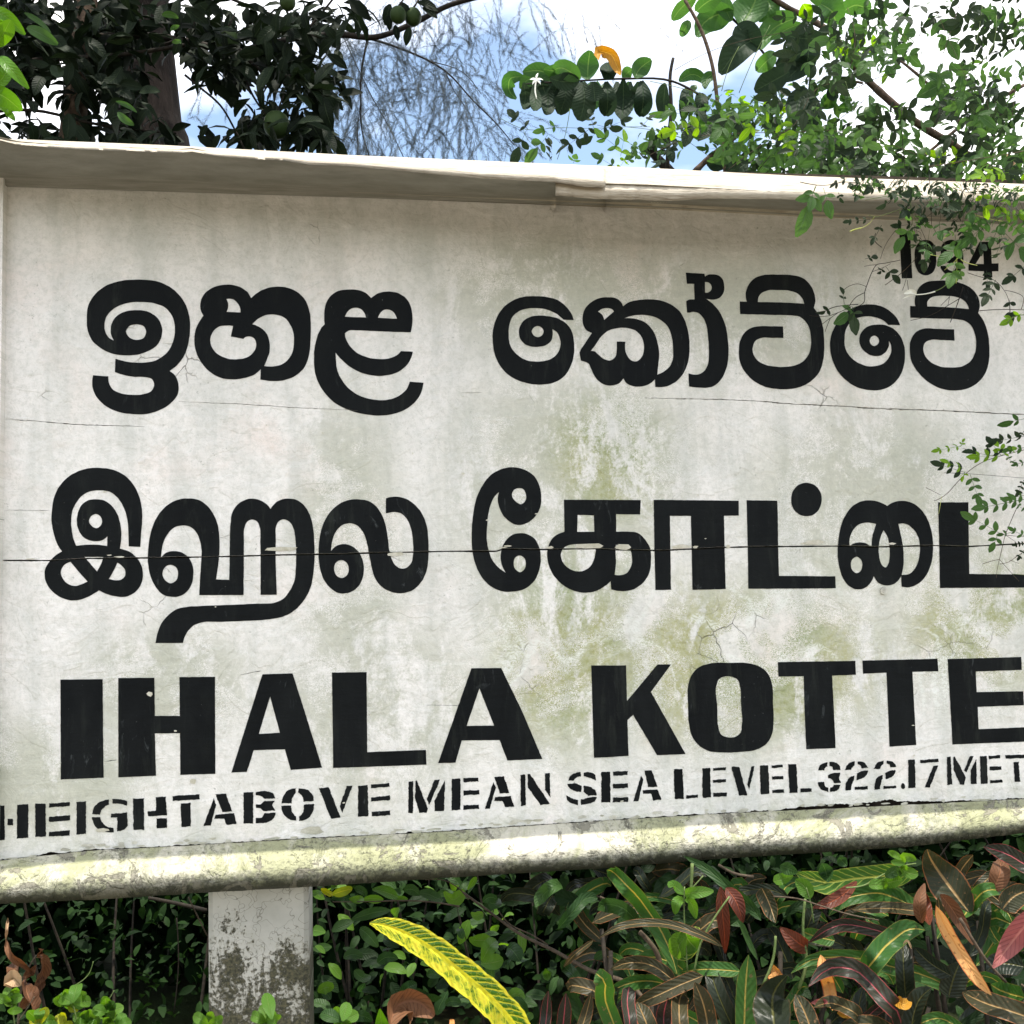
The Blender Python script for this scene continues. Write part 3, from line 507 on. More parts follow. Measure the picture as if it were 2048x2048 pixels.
# stencilled line: pieces are straight-edged unless a point says "~" (smooth)
ST = [
(S1, '-30,290 42,287 48,610 -30,620', '72,410 123,412 123,475 72,473', '163,280 270,273 265,590 160,598'),
(S1, '332,270 430,268 433,580 335,583', '465,268 658,252 658,293 462,305', '462,392 660,380 660,428 462,441', '462,535 660,520 660,570 460,578'),
(S1, '722,252 810,248 812,553 722,562'),
(S1, '870,370 885,310~ 940,255~ 1027,230 1028,278 980,305~ 955,335~ 945,372', '1058,225 1130,227~ 1197,245 1197,288 1130,270~ 1060,268', '865,397 945,397 970,450~ 1010,485~ 1073,500 1073,540 1000,535~ 930,510~ 885,460~', '1047,365 1200,352 1202,480 1170,515~ 1105,530 1103,400 1047,403'),
(S1, '1253,223 1357,217 1358,515 1258,515', '1470,208 1565,203 1573,378 1395,388 1392,343 1470,337', '1473,410 1572,405 1573,498 1478,503'),
(S1, '1627,197 1880,182 1885,228 1630,245', '1703,268 1797,264 1798,483 1710,490'),
(S2, '130,262 152,330 100,522 33,528', '145,228 245,222 303,388 213,397', '145,420 322,405 345,508 250,515 225,457 135,460'),
(S2, '410,210 502,207 500,502 410,503', '527,207 640,202~ 690,225~ 707,268 605,272 580,250~ 527,240', '527,325 570,322 605,293 705,290 680,330 708,378 600,388 570,360 527,358', '527,452 580,448 605,408 715,398 690,460~ 640,490~ 527,500'),
(S2, '768,315 785,250~ 830,190~ 900,172 903,215 875,250~ 862,313', '928,172 1000,180~ 1060,230~ 1073,290 975,300 965,250~ 928,212', '765,338 862,332 870,400~ 905,435 907,480 840,462~ 785,410~', '978,325 1075,318 1060,400~ 1010,460~ 935,478 935,438 968,400~'),
(S2, '1122,172 1213,163 1323,448 1232,458', '1382,150 1437,147 1343,400 1315,345'),
(S2, '1490,150 1580,142 1588,435 1488,438', '1612,137 1785,122 1787,157 1613,170', '1612,257 1788,238 1790,282 1613,296', '1617,395 1790,380 1793,425 1617,437'),
(S3, '82,155 125,150 123,450 77,452', '147,148 160,148 262,410 255,447 183,450 143,310 143,200', '325,142 378,138 275,378 252,320', '425,137 415,430 325,437 325,335'),
(S3, '487,130 570,124 568,422 487,427', '597,122 738,118 738,153 597,163', '597,240 747,236 747,275 597,287', '597,378 745,373 745,412 597,422'),
(S3, '880,160 903,210 847,410 800,413', '888,113 980,106 1030,265 943,268', '897,300 1043,292 1077,390 990,398 968,340 888,337'),
(S3, '1135,92 1180,87 1183,383 1140,385', '1202,87 1225,85 1412,365 1325,378 1205,210', '1367,78 1410,73 1417,305 1367,235'),
(S4, '62,232 85,190~ 120,172~ 157,168 157,200 125,208~ 105,230', '178,168 230,170~ 270,190 270,232 230,212~ 178,200', '55,255 120,252 165,272 160,318 100,305~ 65,280~', '178,268 240,285~ 275,320~ 278,343 215,345 178,318', '50,343 95,365~ 137,380 135,418 80,400~ 52,378', '158,375 215,360~ 277,352 262,390~ 210,408~ 158,415'),
(S4, '312,167 380,163 382,396 312,398', '400,163 513,159 513,190 400,196', '400,257 515,252 515,287 400,291', '400,360 515,356 517,392 400,396'),
(S4, '612,195 632,222 592,388 556,390', '640,157 693,152 737,278 668,282', '628,303 738,297 768,376 707,383 690,332 628,332'),
(S4, '862,145 927,143 937,368 868,371', '955,343 1045,338 1043,362 955,367'),
(S4, '1077,138 1138,136 1143,358 1080,361', '1158,136 1257,129 1257,152 1160,158', '1158,226 1257,219 1257,244 1160,249', '1160,326 1262,320 1262,350 1160,356'),
(S4, '1297,126 1357,127 1418,343 1357,345', '1450,122 1473,121 1433,298 1417,262'),
(S4, '1513,117 1577,115 1587,330 1520,336', '1602,116 1688,111 1688,131 1603,138', '1606,201 1692,195 1692,220 1606,225', '1608,301 1697,297 1697,325 1608,328'),
(S4, '1727,108 1790,106 1800,322 1738,326', '1820,292 1905,287 1908,316 1820,320'),
(S5, '155,262 175,215~ 235,192 235,225 212,242~ 207,262', '252,190 310,195~ 345,235~ 345,258 280,260 275,230~ 255,222', '275,285 347,277 335,318 352,370 290,372 280,345~ 240,330 240,305', '155,363 208,360 220,400~ 243,410 243,447 190,430~ 160,395~', '258,410 285,400~ 290,385 350,383 325,430~ 258,447'),
(S5, '388,258 410,210~ 472,185 470,215 450,235~ 440,258', '497,185 555,195~ 587,240 530,245 520,220~ 497,210', '487,290 530,270~ 588,265 565,310~ 488,345', '390,435 395,375~ 430,320~ 467,305 468,340 445,390~ 440,430', '470,405 583,398 583,425 470,430'),
(S5, '636,250 658,202~ 720,178 718,207 698,227~ 688,250', '745,178 803,187~ 827,232 778,237 768,212~ 745,202', '735,282 778,262~ 827,258 808,302~ 736,337', '640,427 645,367~ 678,312~ 710,300 712,332 695,382~ 690,422', '717,398 828,392 828,415 717,422'),
(S5, '869,398~ 875,380~ 887,374~ 900,380~ 905,398~ 900,415~ 887,422~ 874,415~'),
(S5, '932,170 990,168 995,410 932,415'),
(S5, '1035,172 1190,162 1193,188 1035,200', '1150,222 1192,218 1120,408 1073,410'),
(S5, '1265,148 1298,142 1312,383 1270,385', '1320,142 1335,142 1430,325 1413,383 1380,383 1325,260', '1462,140 1497,140 1435,280 1415,262', '1520,165 1523,378 1470,380 1470,262'),
(S5, '1550,137 1610,137 1617,375 1557,378', '1625,135 1725,130 1725,157 1628,165', '1632,230 1735,225 1735,256 1632,261', '1635,347 1740,342 1745,365 1637,373'),
(S5, '1770,130 1990,125 1990,155 1775,160', '1840,190 1885,187 1897,358 1850,362'),
]
crack_cut = [(x, y) for x, y in up_edge] + lo_edge[::-1]
def crop(poly, x0, x1): return [p for p in poly if x0 - 12 <= p[0] <= x1 + 12]
def contour(s, view, stencil):
    x0, y0, k = view; pts, cs = [], []
    for tok in s.split():
        fl = tok[-1] if tok[-1] in '!~' else ''
        x, y = tok.rstrip('!~').split(','); pts.append(Vector((x0 + float(x) / k, y0 + float(y) / k)))
        cs.append(fl != '~' if stencil else fl == '!')
    c = catmull(pts, 7, cs)
    res = []                                       # brush wobble: subdivide and shift by a hair
    amp = 0.9 if stencil else 0.45; step = 2.5 if stencil else 6.0
    for i, p in enumerate(c):
        q = c[(i + 1) % len(c)]; m = max(1, int((q - p).length / step))
        for j in range(m):
            r = p.lerp(q, j / m); nz = Vector((noise.noise(Vector((r.x * .11, r.y * .11, 1))), noise.noise(Vector((r.x * .11, r.y * .11, 7)))))
            if stencil: nz += Vector((random.uniform(-.5, .5), random.uniform(-.5, .5)))
            res.append(tuple(r + nz * amp))
    return res
def letters(data, stencil, mat):
    for g in data:
        outs, cuts = [], []
        for s in g[1:]:
            if s[0] == '-' and not stencil: cuts.append(contour(s[1:], g[0], stencil))
            else: outs.append(contour(s.lstrip('+'), g[0], stencil))
        xa = min(p[0] for c in outs for p in c); xb = max(p[0] for c in outs for p in c)
        ya = min(p[1] for c in outs for p in c); yb = max(p[1] for c in outs for p in c)
        if ya < 1110 < yb: cuts.append(crop(up_edge, xa, xb) + crop(lo_edge, xa, xb)[::-1])
        if not stencil and yb < 900: cuts += [c for c in SPLITS[:2] if yb > 800]
        v, f, q = region(outs, cuts, 0.0007)
        part('digit' if (g[0] is V6 or (stencil and g in ST[24:30] and g is not ST[27])) else 'letter', v, f, mat, SIGN, q)
letters(GL, False, M_LET)
letters(ST, True, M_STEN)
# ------------------------------------------------------------------ leaf materials (uv: x across 0..1, y along 0..1)
DARK = 0.62
def mat_leaf(name, a, b, rib=None, ribw=0.05, edge=None, edgew=0.06, vein=None, veinf=9.0, trans=0.35, rough=0.4, spots=None, tcol=None, island=False, blotch=0.0, blotchcol=None, spec=0.17, spt=0.60):
    k_ = DARK if 'croton' in name else 0.9; a, b, rib, edge = [tuple(q * k_ for q in c_) if c_ else c_ for c_ in (a, b, rib, edge)]; vein = (tuple(q * k_ for q in vein[0]), vein[1]) if vein else None
    n = NT(name); vec = uvnode(n); co = n.n('ShaderNodeSeparateXYZ'); n.l(vec, co.inputs[0])
    pos = n.n('ShaderNodeNewGeometry'); P_ = pos.outputs['Position']
    oi = n.n('ShaderNodeObjectInfo'); rnd = pos.outputs['Random Per Island'] if island else oi.outputs['Random']
    c = n.mix(n.math('ADD', n.math('MULTIPLY', rnd, 0.75), n.math('MULTIPLY', n.noise(P_, 40, 4), 0.3), clamp=True), a, b)
    x = n.math('ABSOLUTE', n.math('SUBTRACT', co.outputs['X'], 0.5))
    if blotchcol is not None:
        c = n.mix(n.math('MULTIPLY', n.rng(n.noise(P_, 60, 5, 0.6, 0.5), 0.5, 0.6), blotch), c, blotchcol)
    if vein is not None:
        s = n.math('SINE', n.math('MULTIPLY', n.math('ADD', n.math('SUBTRACT', co.outputs['Y'], n.math('MULTIPLY', x, 0.35)), n.math('MULTIPLY', n.noise(P_, 70, 3), 0.035)), veinf * 6.283))
        c = n.mix(n.math('MULTIPLY', n.rng(s, 0.72, 0.97), vein[1]), c, vein[0])
    if edge is not None:
        xx = n.math('ADD', x, n.math('MULTIPLY', n.math('SUBTRACT', n.noise(P_, 90, 3), 0.5), 0.08))
        c = n.mix(n.rng(xx, 0.5 - edgew * 1.4, 0.5 - edgew * 0.7), c, edge)
    if rib is not None: c = n.mix(n.rng(x, ribw, ribw * 0.5), c, rib)
    if spots is not None: c = n.mix(n.rng(n.noise(P_, 130, 3, 0.5), spt, spt + .06, 0, 0.8), c, spots)
    n.set(n.bsdf.inputs['Base Color'], c); n.bsdf.inputs['Roughness'].default_value = rough
    n.bsdf.inputs['Specular IOR Level'].default_value = spec
    vv = n.math('SINE', n.math('MULTIPLY', n.math('SUBTRACT', co.outputs['Y'], n.math('MULTIPLY', x, 0.4)), 60.0))
    n.l(n.bump(n.math('ADD', n.math('MULTIPLY', vv, 0.25), n.math('ADD', n.rng(x, 0.05, 0.0), n.noise(P_, 120, 3))), 0.0012, 0.7), n.bsdf.inputs['Normal'])
    if trans > 0:
        tr = n.n('ShaderNodeBsdfTranslucent'); mx = n.n('ShaderNodeMixShader'); mx.inputs[0].default_value = trans
        hs = n.n('ShaderNodeHueSaturation'); n.l(c, hs.inputs['Color']); hs.inputs['Saturation'].default_value = 1.15; hs.inputs['Value'].default_value = 1.9; hs.inputs['Hue'].default_value = 0.49
        n.l(hs.outputs[0], tr.inputs[0]); n.l(n.bsdf.outputs[0], mx.inputs[1]); n.l(tr.outputs[0], mx.inputs[2]); n.l(mx.outputs[0], n.out.inputs['Surface'])
    return n.m
YEL, PINK, ORA = (0.62, 0.50, 0.12), (0.52, 0.13, 0.14), (0.55, 0.24, 0.09)
ML = {
 'G': mat_leaf('green_croton_leaf', (0.040, 0.12, 0.028), (0.075, 0.19, 0.038), YEL, 0.05, (0.20, 0.22, 0.05), 0.025, ((0.09, 0.16, 0.03), 0.4), 14, 0.25, 0.42, spots=(0.16, 0.12, 0.05), spt=.66),
 'D': mat_leaf('purple_croton_leaf', (0.040, 0.050, 0.024), (0.070, 0.062, 0.032), (0.46, 0.30, 0.13), 0.05, (0.34, 0.14, 0.055), 0.03, ((0.10, 0.07, 0.03), 0.5), 14, 0.15, 0.42, spots=(0.20, 0.12, 0.06), spt=.66),
 'K': mat_leaf('pink_ribbed_croton_leaf', (0.036, 0.046, 0.030), (0.055, 0.045, 0.034), PINK, 0.045, (0.36, 0.08, 0.07), 0.028, ((0.12, 0.05, 0.05), 0.4), 12, 0.15, 0.42),
 'R': mat_leaf('maroon_croton_leaf', (0.13, 0.035, 0.022), (0.19, 0.065, 0.035), (0.36, 0.10, 0.05), 0.05, (0.26, 0.06, 0.03), 0.04, ((0.07, 0.02, 0.015), 0.6), 12, 0.2, 0.4),
 'M': mat_leaf('dull_rose_leaf', (0.24, 0.075, 0.07), (0.30, 0.10, 0.09), (0.42, 0.17, 0.14), 0.06, None, 0.05, ((0.13, 0.04, 0.04), 0.6), 13, 0.2, 0.5),
 'O': mat_leaf('orange_spotted_leaf', (0.52, 0.26, 0.08), (0.60, 0.32, 0.12), (0.62, 0.30, 0.10), 0.05, (0.42, 0.14, 0.05), 0.06, None, 9, 0.2, 0.5, spots=(0.24, 0.11, 0.04)),
 'B': mat_leaf('blackish_croton_leaf', (0.016, 0.026, 0.016), (0.028, 0.036, 0.020), (0.12, 0.12, 0.04), 0.04, (0.06, 0.045, 0.02), 0.03, None, 12, 0.12, 0.36),
 'W': mat_leaf('dry_brown_leaf', (0.10, 0.045, 0.022), (0.20, 0.095, 0.045), (0.22, 0.10, 0.05), 0.05, None, 0.05, ((0.05, 0.025, 0.015), 0.6), 12, 0.15, 0.6),
 'T': mat_leaf('pale_tan_leaf', (0.42, 0.30, 0.17), (0.52, 0.33, 0.20), (0.3, 0.2, 0.1), 0.05, None, 0.05, None, 12, 0.25, 0.6),
 'X': mat_leaf('green_leaf_yellow_veins', (0.045, 0.12, 0.02), (0.07, 0.16, 0.03), (0.50, 0.52, 0.10), 0.05, (0.30, 0.34, 0.07), 0.03, ((0.34, 0.40, 0.08), 0.8), 13, 0.3, 0.4),
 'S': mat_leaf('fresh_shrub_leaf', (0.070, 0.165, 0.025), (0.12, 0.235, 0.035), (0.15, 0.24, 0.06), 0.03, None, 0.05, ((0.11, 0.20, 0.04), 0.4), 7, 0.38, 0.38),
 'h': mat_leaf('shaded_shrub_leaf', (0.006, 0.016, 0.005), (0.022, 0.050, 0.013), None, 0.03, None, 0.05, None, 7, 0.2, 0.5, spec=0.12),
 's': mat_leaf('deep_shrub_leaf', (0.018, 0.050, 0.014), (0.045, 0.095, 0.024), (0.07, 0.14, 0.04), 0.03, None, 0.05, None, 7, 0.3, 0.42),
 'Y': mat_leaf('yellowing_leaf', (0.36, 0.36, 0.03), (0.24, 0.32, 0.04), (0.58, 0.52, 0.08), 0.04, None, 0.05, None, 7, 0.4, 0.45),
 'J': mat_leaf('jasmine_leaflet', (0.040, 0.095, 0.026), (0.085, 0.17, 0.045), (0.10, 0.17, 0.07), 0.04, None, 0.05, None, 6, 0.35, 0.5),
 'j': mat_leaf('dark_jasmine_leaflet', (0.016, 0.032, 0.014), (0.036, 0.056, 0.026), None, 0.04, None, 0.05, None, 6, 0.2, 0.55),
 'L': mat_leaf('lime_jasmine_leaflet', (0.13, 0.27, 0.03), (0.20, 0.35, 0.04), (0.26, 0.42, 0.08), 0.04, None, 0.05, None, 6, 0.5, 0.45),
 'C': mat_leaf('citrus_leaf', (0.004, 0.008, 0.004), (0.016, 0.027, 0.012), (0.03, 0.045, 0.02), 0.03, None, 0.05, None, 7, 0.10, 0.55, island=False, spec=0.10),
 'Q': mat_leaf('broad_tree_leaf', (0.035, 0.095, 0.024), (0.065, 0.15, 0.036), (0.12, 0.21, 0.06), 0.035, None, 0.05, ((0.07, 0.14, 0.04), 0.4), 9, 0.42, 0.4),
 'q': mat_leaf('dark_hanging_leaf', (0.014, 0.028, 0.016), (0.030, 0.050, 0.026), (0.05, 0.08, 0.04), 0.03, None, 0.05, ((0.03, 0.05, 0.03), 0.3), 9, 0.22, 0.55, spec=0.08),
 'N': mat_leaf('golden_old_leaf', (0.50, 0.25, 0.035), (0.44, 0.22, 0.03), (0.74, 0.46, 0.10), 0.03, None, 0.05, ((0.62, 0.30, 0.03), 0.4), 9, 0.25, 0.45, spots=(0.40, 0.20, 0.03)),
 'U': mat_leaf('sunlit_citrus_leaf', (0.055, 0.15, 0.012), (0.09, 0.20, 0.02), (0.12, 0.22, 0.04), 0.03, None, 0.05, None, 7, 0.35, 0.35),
}
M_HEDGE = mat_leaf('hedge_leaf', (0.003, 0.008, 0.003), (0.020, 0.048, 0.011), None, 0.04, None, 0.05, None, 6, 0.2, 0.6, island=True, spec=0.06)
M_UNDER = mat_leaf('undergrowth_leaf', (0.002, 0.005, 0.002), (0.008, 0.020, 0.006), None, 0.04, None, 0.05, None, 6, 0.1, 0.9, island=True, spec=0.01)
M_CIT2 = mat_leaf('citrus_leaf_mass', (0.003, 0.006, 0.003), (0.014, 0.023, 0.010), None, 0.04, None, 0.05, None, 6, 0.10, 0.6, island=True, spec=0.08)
M_JMASS = mat_leaf('vine_leaflet_mass', (0.020, 0.045, 0.015), (0.08, 0.16, 0.035), None, 0.04, None, 0.05, None, 6, 0.38, 0.5, island=True, spec=0.3)
def mat_yellow_croton():
    n = NT('yellow_netted_croton_leaf'); vec = uvnode(n); co = n.n('ShaderNodeSeparateXYZ'); n.l(vec, co.inputs[0])
    x = n.math('ABSOLUTE', n.math('SUBTRACT', co.outputs['X'], 0.5)); y = co.outputs['Y']
    q = n.n('ShaderNodeCombineXYZ'); n.l(co.outputs['X'], q.inputs[0]); n.l(n.math('MULTIPLY', y, 6.2), q.inputs[1])
    wob = n.math('MULTIPLY', n.noise(q.outputs[0], 3.2, 5, 0.65), 0.035)
    s = n.math('SINE', n.math('MULTIPLY', n.math('ADD', n.math('SUBTRACT', y, n.math('MULTIPLY', x, 0.16)), wob), 30 * 6.283))
    vw = n.rng(s, 0.55, 0.98, 0, .8)
    side = n.rng(co.outputs['X'], 0.45, 0.55)               # one half greener than the other
    net = n.n('ShaderNodeTexVoronoi', feature='DISTANCE_TO_EDGE'); n.l(q.outputs[0], net.inputs['Vector']); net.inputs['Scale'].default_value = 7
    vn = n.math('MULTIPLY', n.rng(net.outputs['Distance'], 0.05, 0.02), 0.3)
    v = n.math('MAXIMUM', vw, vn)
    ex = n.math('ADD', x, n.math('MULTIPLY', n.math('SUBTRACT', n.noise(q.outputs[0], 6, 4, 0.6), 0.5), 0.22))
    v = n.math('MAXIMUM', v, n.rng(ex, 0.38, 0.43)); v = n.math('MAXIMUM', v, n.rng(x, 0.095, 0.075))
    v = n.math('MAXIMUM', v, n.math('MULTIPLY', n.math('SUBTRACT', 1.0, side), n.rng(n.noise(q.outputs[0], 3, 5, 0.6), 0.40, 0.55, 0.0, 0.85)))
    c = n.mix(v, n.mix(n.noise(q.outputs[0], 5, 3), (0.035, 0.13, 0.008), (0.085, 0.22, 0.012)), n.mix(n.rng(n.noise(q.outputs[0], 3, 5, 0.7), 0.5, 0.66), (0.86, 0.80, 0.045), (0.80, 0.62, 0.04)))
    n.set(n.bsdf.inputs['Base Color'], c); n.bsdf.inputs['Roughness'].default_value = 0.32
    n.l(n.bump(n.math('ADD', s, n.rng(x, 0.07, 0.0, 0, 4)), 0.0010, 0.6), n.bsdf.inputs['Normal'])
    tr = n.n('ShaderNodeBsdfTranslucent'); mx = n.n('ShaderNodeMixShader'); mx.inputs[0].default_value = 0.4
    n.l(c, tr.inputs[0]); n.l(n.bsdf.outputs[0], mx.inputs[1]); n.l(tr.outputs[0], mx.inputs[2]); n.l(mx.outputs[0], n.out.inputs['Surface'])
    return n.m
M_YC = mat_yellow_croton()
M_TWIG = mat_plain('grey_brown_twig', (0.05, 0.037, 0.025), (0.12, 0.09, 0.062), 60)
M_DTWIG = mat_plain('dark_twig', (0.014, 0.012, 0.010), (0.035, 0.028, 0.02), 60)
M_GSTEM = mat_plain('green_stem', (0.09, 0.14, 0.04), (0.15, 0.19, 0.07), 60, 0.5)
M_BUD = mat_plain('pale_bud', (0.42, 0.48, 0.12), (0.58, 0.60, 0.22), 60, 0.5)
M_PETAL = mat_plain('white_petal', (0.80, 0.80, 0.70), (0.85, 0.84, 0.76), 60, 0.5)
M_BRANCH = mat_plain('brown_branch_bark', (0.05, 0.034, 0.024), (0.14, 0.098, 0.068), 45, 0.8, 0.004)
M_FRUIT = mat_plain('green_pomelo_rind', (0.030, 0.052, 0.016), (0.045, 0.072, 0.022), 18, 0.5, 0.002)
M_NEEDLE = mat_plain('grey_green_needles', (0.07, 0.085, 0.09), (0.13, 0.15, 0.155), 6, 0.7)
def mat_bark():
    n = NT('peeling_grey_bark'); g = n.n('ShaderNodeNewGeometry').outputs['Position']
    c = n.mix(n.rng(n.noise(g, 5, 7, 0.65, 0.4, sc3=(1.6, 1.6, 0.35)), 0.38, 0.62), (0.006, 0.0045, 0.004), (0.022, 0.017, 0.0145))
    c = n.mix(n.rng(n.noise(g, 3.2, 4, 0.6, 1.0), 0.60, 0.66), c, (0.045, 0.037, 0.032))
    n.set(n.bsdf.inputs['Base Color'], c); n.bsdf.inputs['Roughness'].default_value = 0.9; n.bsdf.inputs['Specular IOR Level'].default_value = 0.05
    n.l(n.bump(n.noise(g, 14, 8, 0.7, 0.5, sc3=(1.5, 1.5, 0.3)), 0.05, 0.9), n.bsdf.inputs['Normal']); return n.m
M_BARK = mat_bark()
def mat_ground():
    n = NT('leaf_litter_soil'); g = n.n('ShaderNodeNewGeometry').outputs['Position']
    c = n.mix(n.rng(n.noise(g, 6, 8, 0.7), 0.4, 0.62), (0.012, 0.010, 0.006), (0.026, 0.028, 0.012))
    c = n.mix(n.rng(n.noise(g, 0.6, 5), 0.45, 0.6), c, (0.020, 0.038, 0.012))
    n.set(n.bsdf.inputs['Base Color'], c); n.bsdf.inputs['Specular IOR Level'].default_value = 0.05; n.bsdf.inputs['Roughness'].default_value = 0.95
    n.l(n.bump(n.noise(g, 25, 8, 0.75), 0.03, 0.8), n.bsdf.inputs['Normal']); return n.m

# ------------------------------------------------------------------ leaf shapes
def width_fn(kind):
    if kind == 'strap': return lambda t: min(1.0, (t / 0.16) ** 0.6 if t > 0 else 0.0) * (1 - max(0, (t - 0.55) / 0.45) ** 2.6 * 0.97)
    if kind == 'oval': return lambda t: max(0.02, math.sin(math.pi * (0.02 + 0.96 * t)) ** 0.62 * (1 - 0.12 * t))
    if kind == 'obov': return lambda t: max(0.04, math.sin(math.pi * (0.02 + 0.95 * t ** 1.35)) ** 0.62)
    return lambda t: max(0.02, math.sin(math.pi * (0.02 + 0.96 * t ** 0.85)) ** 0.85)
def strap_geo(spine, wd, view, fold=0.25, roll=0.0, wave=0.0, kind='strap', ns=14, thick=0.0, seed=0.0):
    pts = catmull(spine, 6, closed=False); n = len(pts) - 1
    vs, us, fs = [], [], []; wf = width_fn(kind)
    for i in range(ns + 1):
        t = i / ns; k = t * n; j = min(int(k), n - 1); p = pts[j].lerp(pts[j + 1], k - j)
        tg = (pts[min(j + 2, n)] - pts[max(j - 1, 0)]).normalized()
        vd = (p - view).normalized(); s = tg.cross(vd).normalized(); nn = s.cross(tg).normalized()
        if nn.dot(vd) > 0: nn = -nn
        ro = roll + 0.5 * math.sin(t * 3 + seed) * wave * 2
        s2 = s * math.cos(ro) + nn * math.sin(ro); n2 = nn * math.cos(ro) - s * math.sin(ro)
        hw = wd * 0.5 * wf(t)
        for x in (-1, -0.5, 0, 0.5, 1):
            z = fold * abs(x) * hw + wave * hw * math.sin(t * 17 + x * 2 + seed) * abs(x) - 0.10 * hw * (1 - abs(x))
            vs.append(p + s2 * (x * hw) + n2 * z); us.append((0.5 + 0.5 * x, t))
    for i in range(ns):
        for k in range(4): fs.append((i*5 + k, i*5 + k + 1, (i+1)*5 + k + 1, (i+1)*5 + k))
    return vs, fs, us
def px_leaf(parent, view, pts, wpx, depth, mat, kind='strap', fold=0.25, roll=None, wave=0.06, name='leaf', ns=14, droop=0.0):
    x0, y0, k = view; sp = []
    for i, p in enumerate(pts):
        d = depth[min(i, len(depth) - 1)] if isinstance(depth, (list, tuple)) else depth + 0.03 * math.sin(i * 1.3 + p[0])
        sp.append(at(x0 + p[0] / k, y0 + p[1] / k, d))
    dm = depth[0] if isinstance(depth, (list, tuple)) else depth
    wd = wpx / k * dm / F; r = random.uniform(-0.45, 0.45) if roll is None else roll
    v, f, u = strap_geo(sp, wd / max(0.6, math.cos(r)), CAM, fold, r, wave, kind, ns, seed=random.random() * 6)
    m = ML[mat] if isinstance(mat, str) else mat
    return part(name, v, f, m, parent, u, True)
def px_tube(parent, view, pts, r0, r1, depth, mat, name='stem', sides=6, n=5):
    x0, y0, k = view; sp = []
    for i, p in enumerate(pts):
        d = depth[min(i, len(depth) - 1)] if isinstance(depth, (list, tuple)) else depth
        sp.append(at(x0 + p[0] / k, y0 + p[1] / k, d))
    c = catmull(sp, n, closed=False) if len(sp) > 2 else [sp[0].lerp(sp[1], i / 4) for i in range(5)]
    dm = depth[0] if isinstance(depth, (list, tuple)) else depth; q = dm / F / k
    rr = [lerp(r0, r1, i / (len(c) - 1)) * q * (1 + 0.12 * noise.noise(p * 60)) for i, p in enumerate(c)]
    v, f, u = tube(c, rr, sides)
    return part(name, v, f, mat, parent, u, True)
# shared leaf meshes (unit length along +Y, facing +Z)
def unit_leaf(name, w, kind, bend, fold, ns=5, seed=0.0, wave=0.0):
    vs, us, fs = [], [], []; wf = width_fn(kind)
    for i in range(ns + 1):
        t = i / ns; a = bend * t; y = math.sin(a) / bend if bend else t; z = -(1 - math.cos(a)) / bend if bend else 0
        hw = w * 0.5 * wf(t)
        for x in (-1, 0, 1):
            vs.append((x * hw, y, z + fold * abs(x) * hw + wave * hw * math.sin(t * 12 + seed + x))); us.append((0.5 + 0.5 * x, t))
    for i in range(ns):
        for k in range(2): fs.append((i*3 + k, i*3 + k + 1, (i+1)*3 + k + 1, (i+1)*3 + k))
    return vs, fs, us
_cache = {}
def leaf_mesh(mat, w, kind, var):
    key = (mat if isinstance(mat, str) else mat.name, w, kind, var)
    if key not in _cache:
        rs = random.Random(hash((w, kind, var)) & 0xffff) if False else random.Random(var * 31 + int(w * 100))
        v, f, u = unit_leaf('leaf', w, kind, rs.uniform(0.3, 1.1), rs.uniform(0.1, 0.5), 5, rs.random() * 6, 0.12)
        m = mesh('leaf', v, f, u, True); m.materials.append(ML[mat] if isinstance(mat, str) else mat); _cache[key] = m
    return _cache[key]
def orient(d, nrm):
    y = d.normalized(); x = y.cross(nrm)
    if x.length < 1e-4: x = y.cross(Vector((1, 0.2, 0.1)))
    x.normalize(); z = x.cross(y)
    return Matrix((x, y, z)).transposed().to_quaternion()
def put_leaf(parent, p, d, nrm, L_, mat, w=0.45, kind='oval', name='leaf'):
    return link(name, leaf_mesh(mat, w, kind, random.randint(0, 3)), None, parent, loc=p - parent.location, rot=orient(d, nrm), scale=L_)
def rvec(s=1.0): return Vector((random.gauss(0, s), random.gauss(0, s), random.gauss(0, s)))
def mass(name, parent_or_none, items, mat, w=0.45, shape='oval', ns=3, loc=None, **props):
    """many leaves joined in one mesh: items = (point, direction, normal, length)"""
    v0, f0, _ = unit_leaf('leaf', w, shape, 0.7, 0.3, ns); v0 = np.array(v0); f0 = np.array(f0); k = len(v0)
    vs = np.empty((len(items) * k, 3), np.float32); fs = np.empty((len(items) * len(f0), 4), np.int32)
    for i, (p, d, nr, L_) in enumerate(items):
        y = d.normalized(); x = y.cross(nr)
        if x.length < 1e-5: x = Vector((1, 0, 0))
        x.normalize(); z = x.cross(y)
        M_ = np.array((x, y, z)); vs[i*k:(i+1)*k] = (v0 * L_) @ M_ + np.array(p)
        fs[i*len(f0):(i+1)*len(f0)] = f0 + i * k
    base = parent_or_none.location if parent_or_none else Vector(loc or (0, 0, 0))
    vs -= np.array(base, np.float32)
    m = bpy.data.meshes.new(name); m.vertices.add(len(vs)); m.vertices.foreach_set('co', vs.ravel())
    m.loops.add(fs.size); m.loops.foreach_set('vertex_index', fs.ravel())
    m.polygons.add(len(fs)); m.polygons.foreach_set('loop_start', np.arange(0, fs.size, 4, dtype=np.int32)); 
    m.polygons.foreach_set('use_smooth', np.ones(len(fs), bool)); m.update(); m.validate()
    o = link(name, m, mat, parent_or_none, loc=None if parent_or_none else base, **props); return o
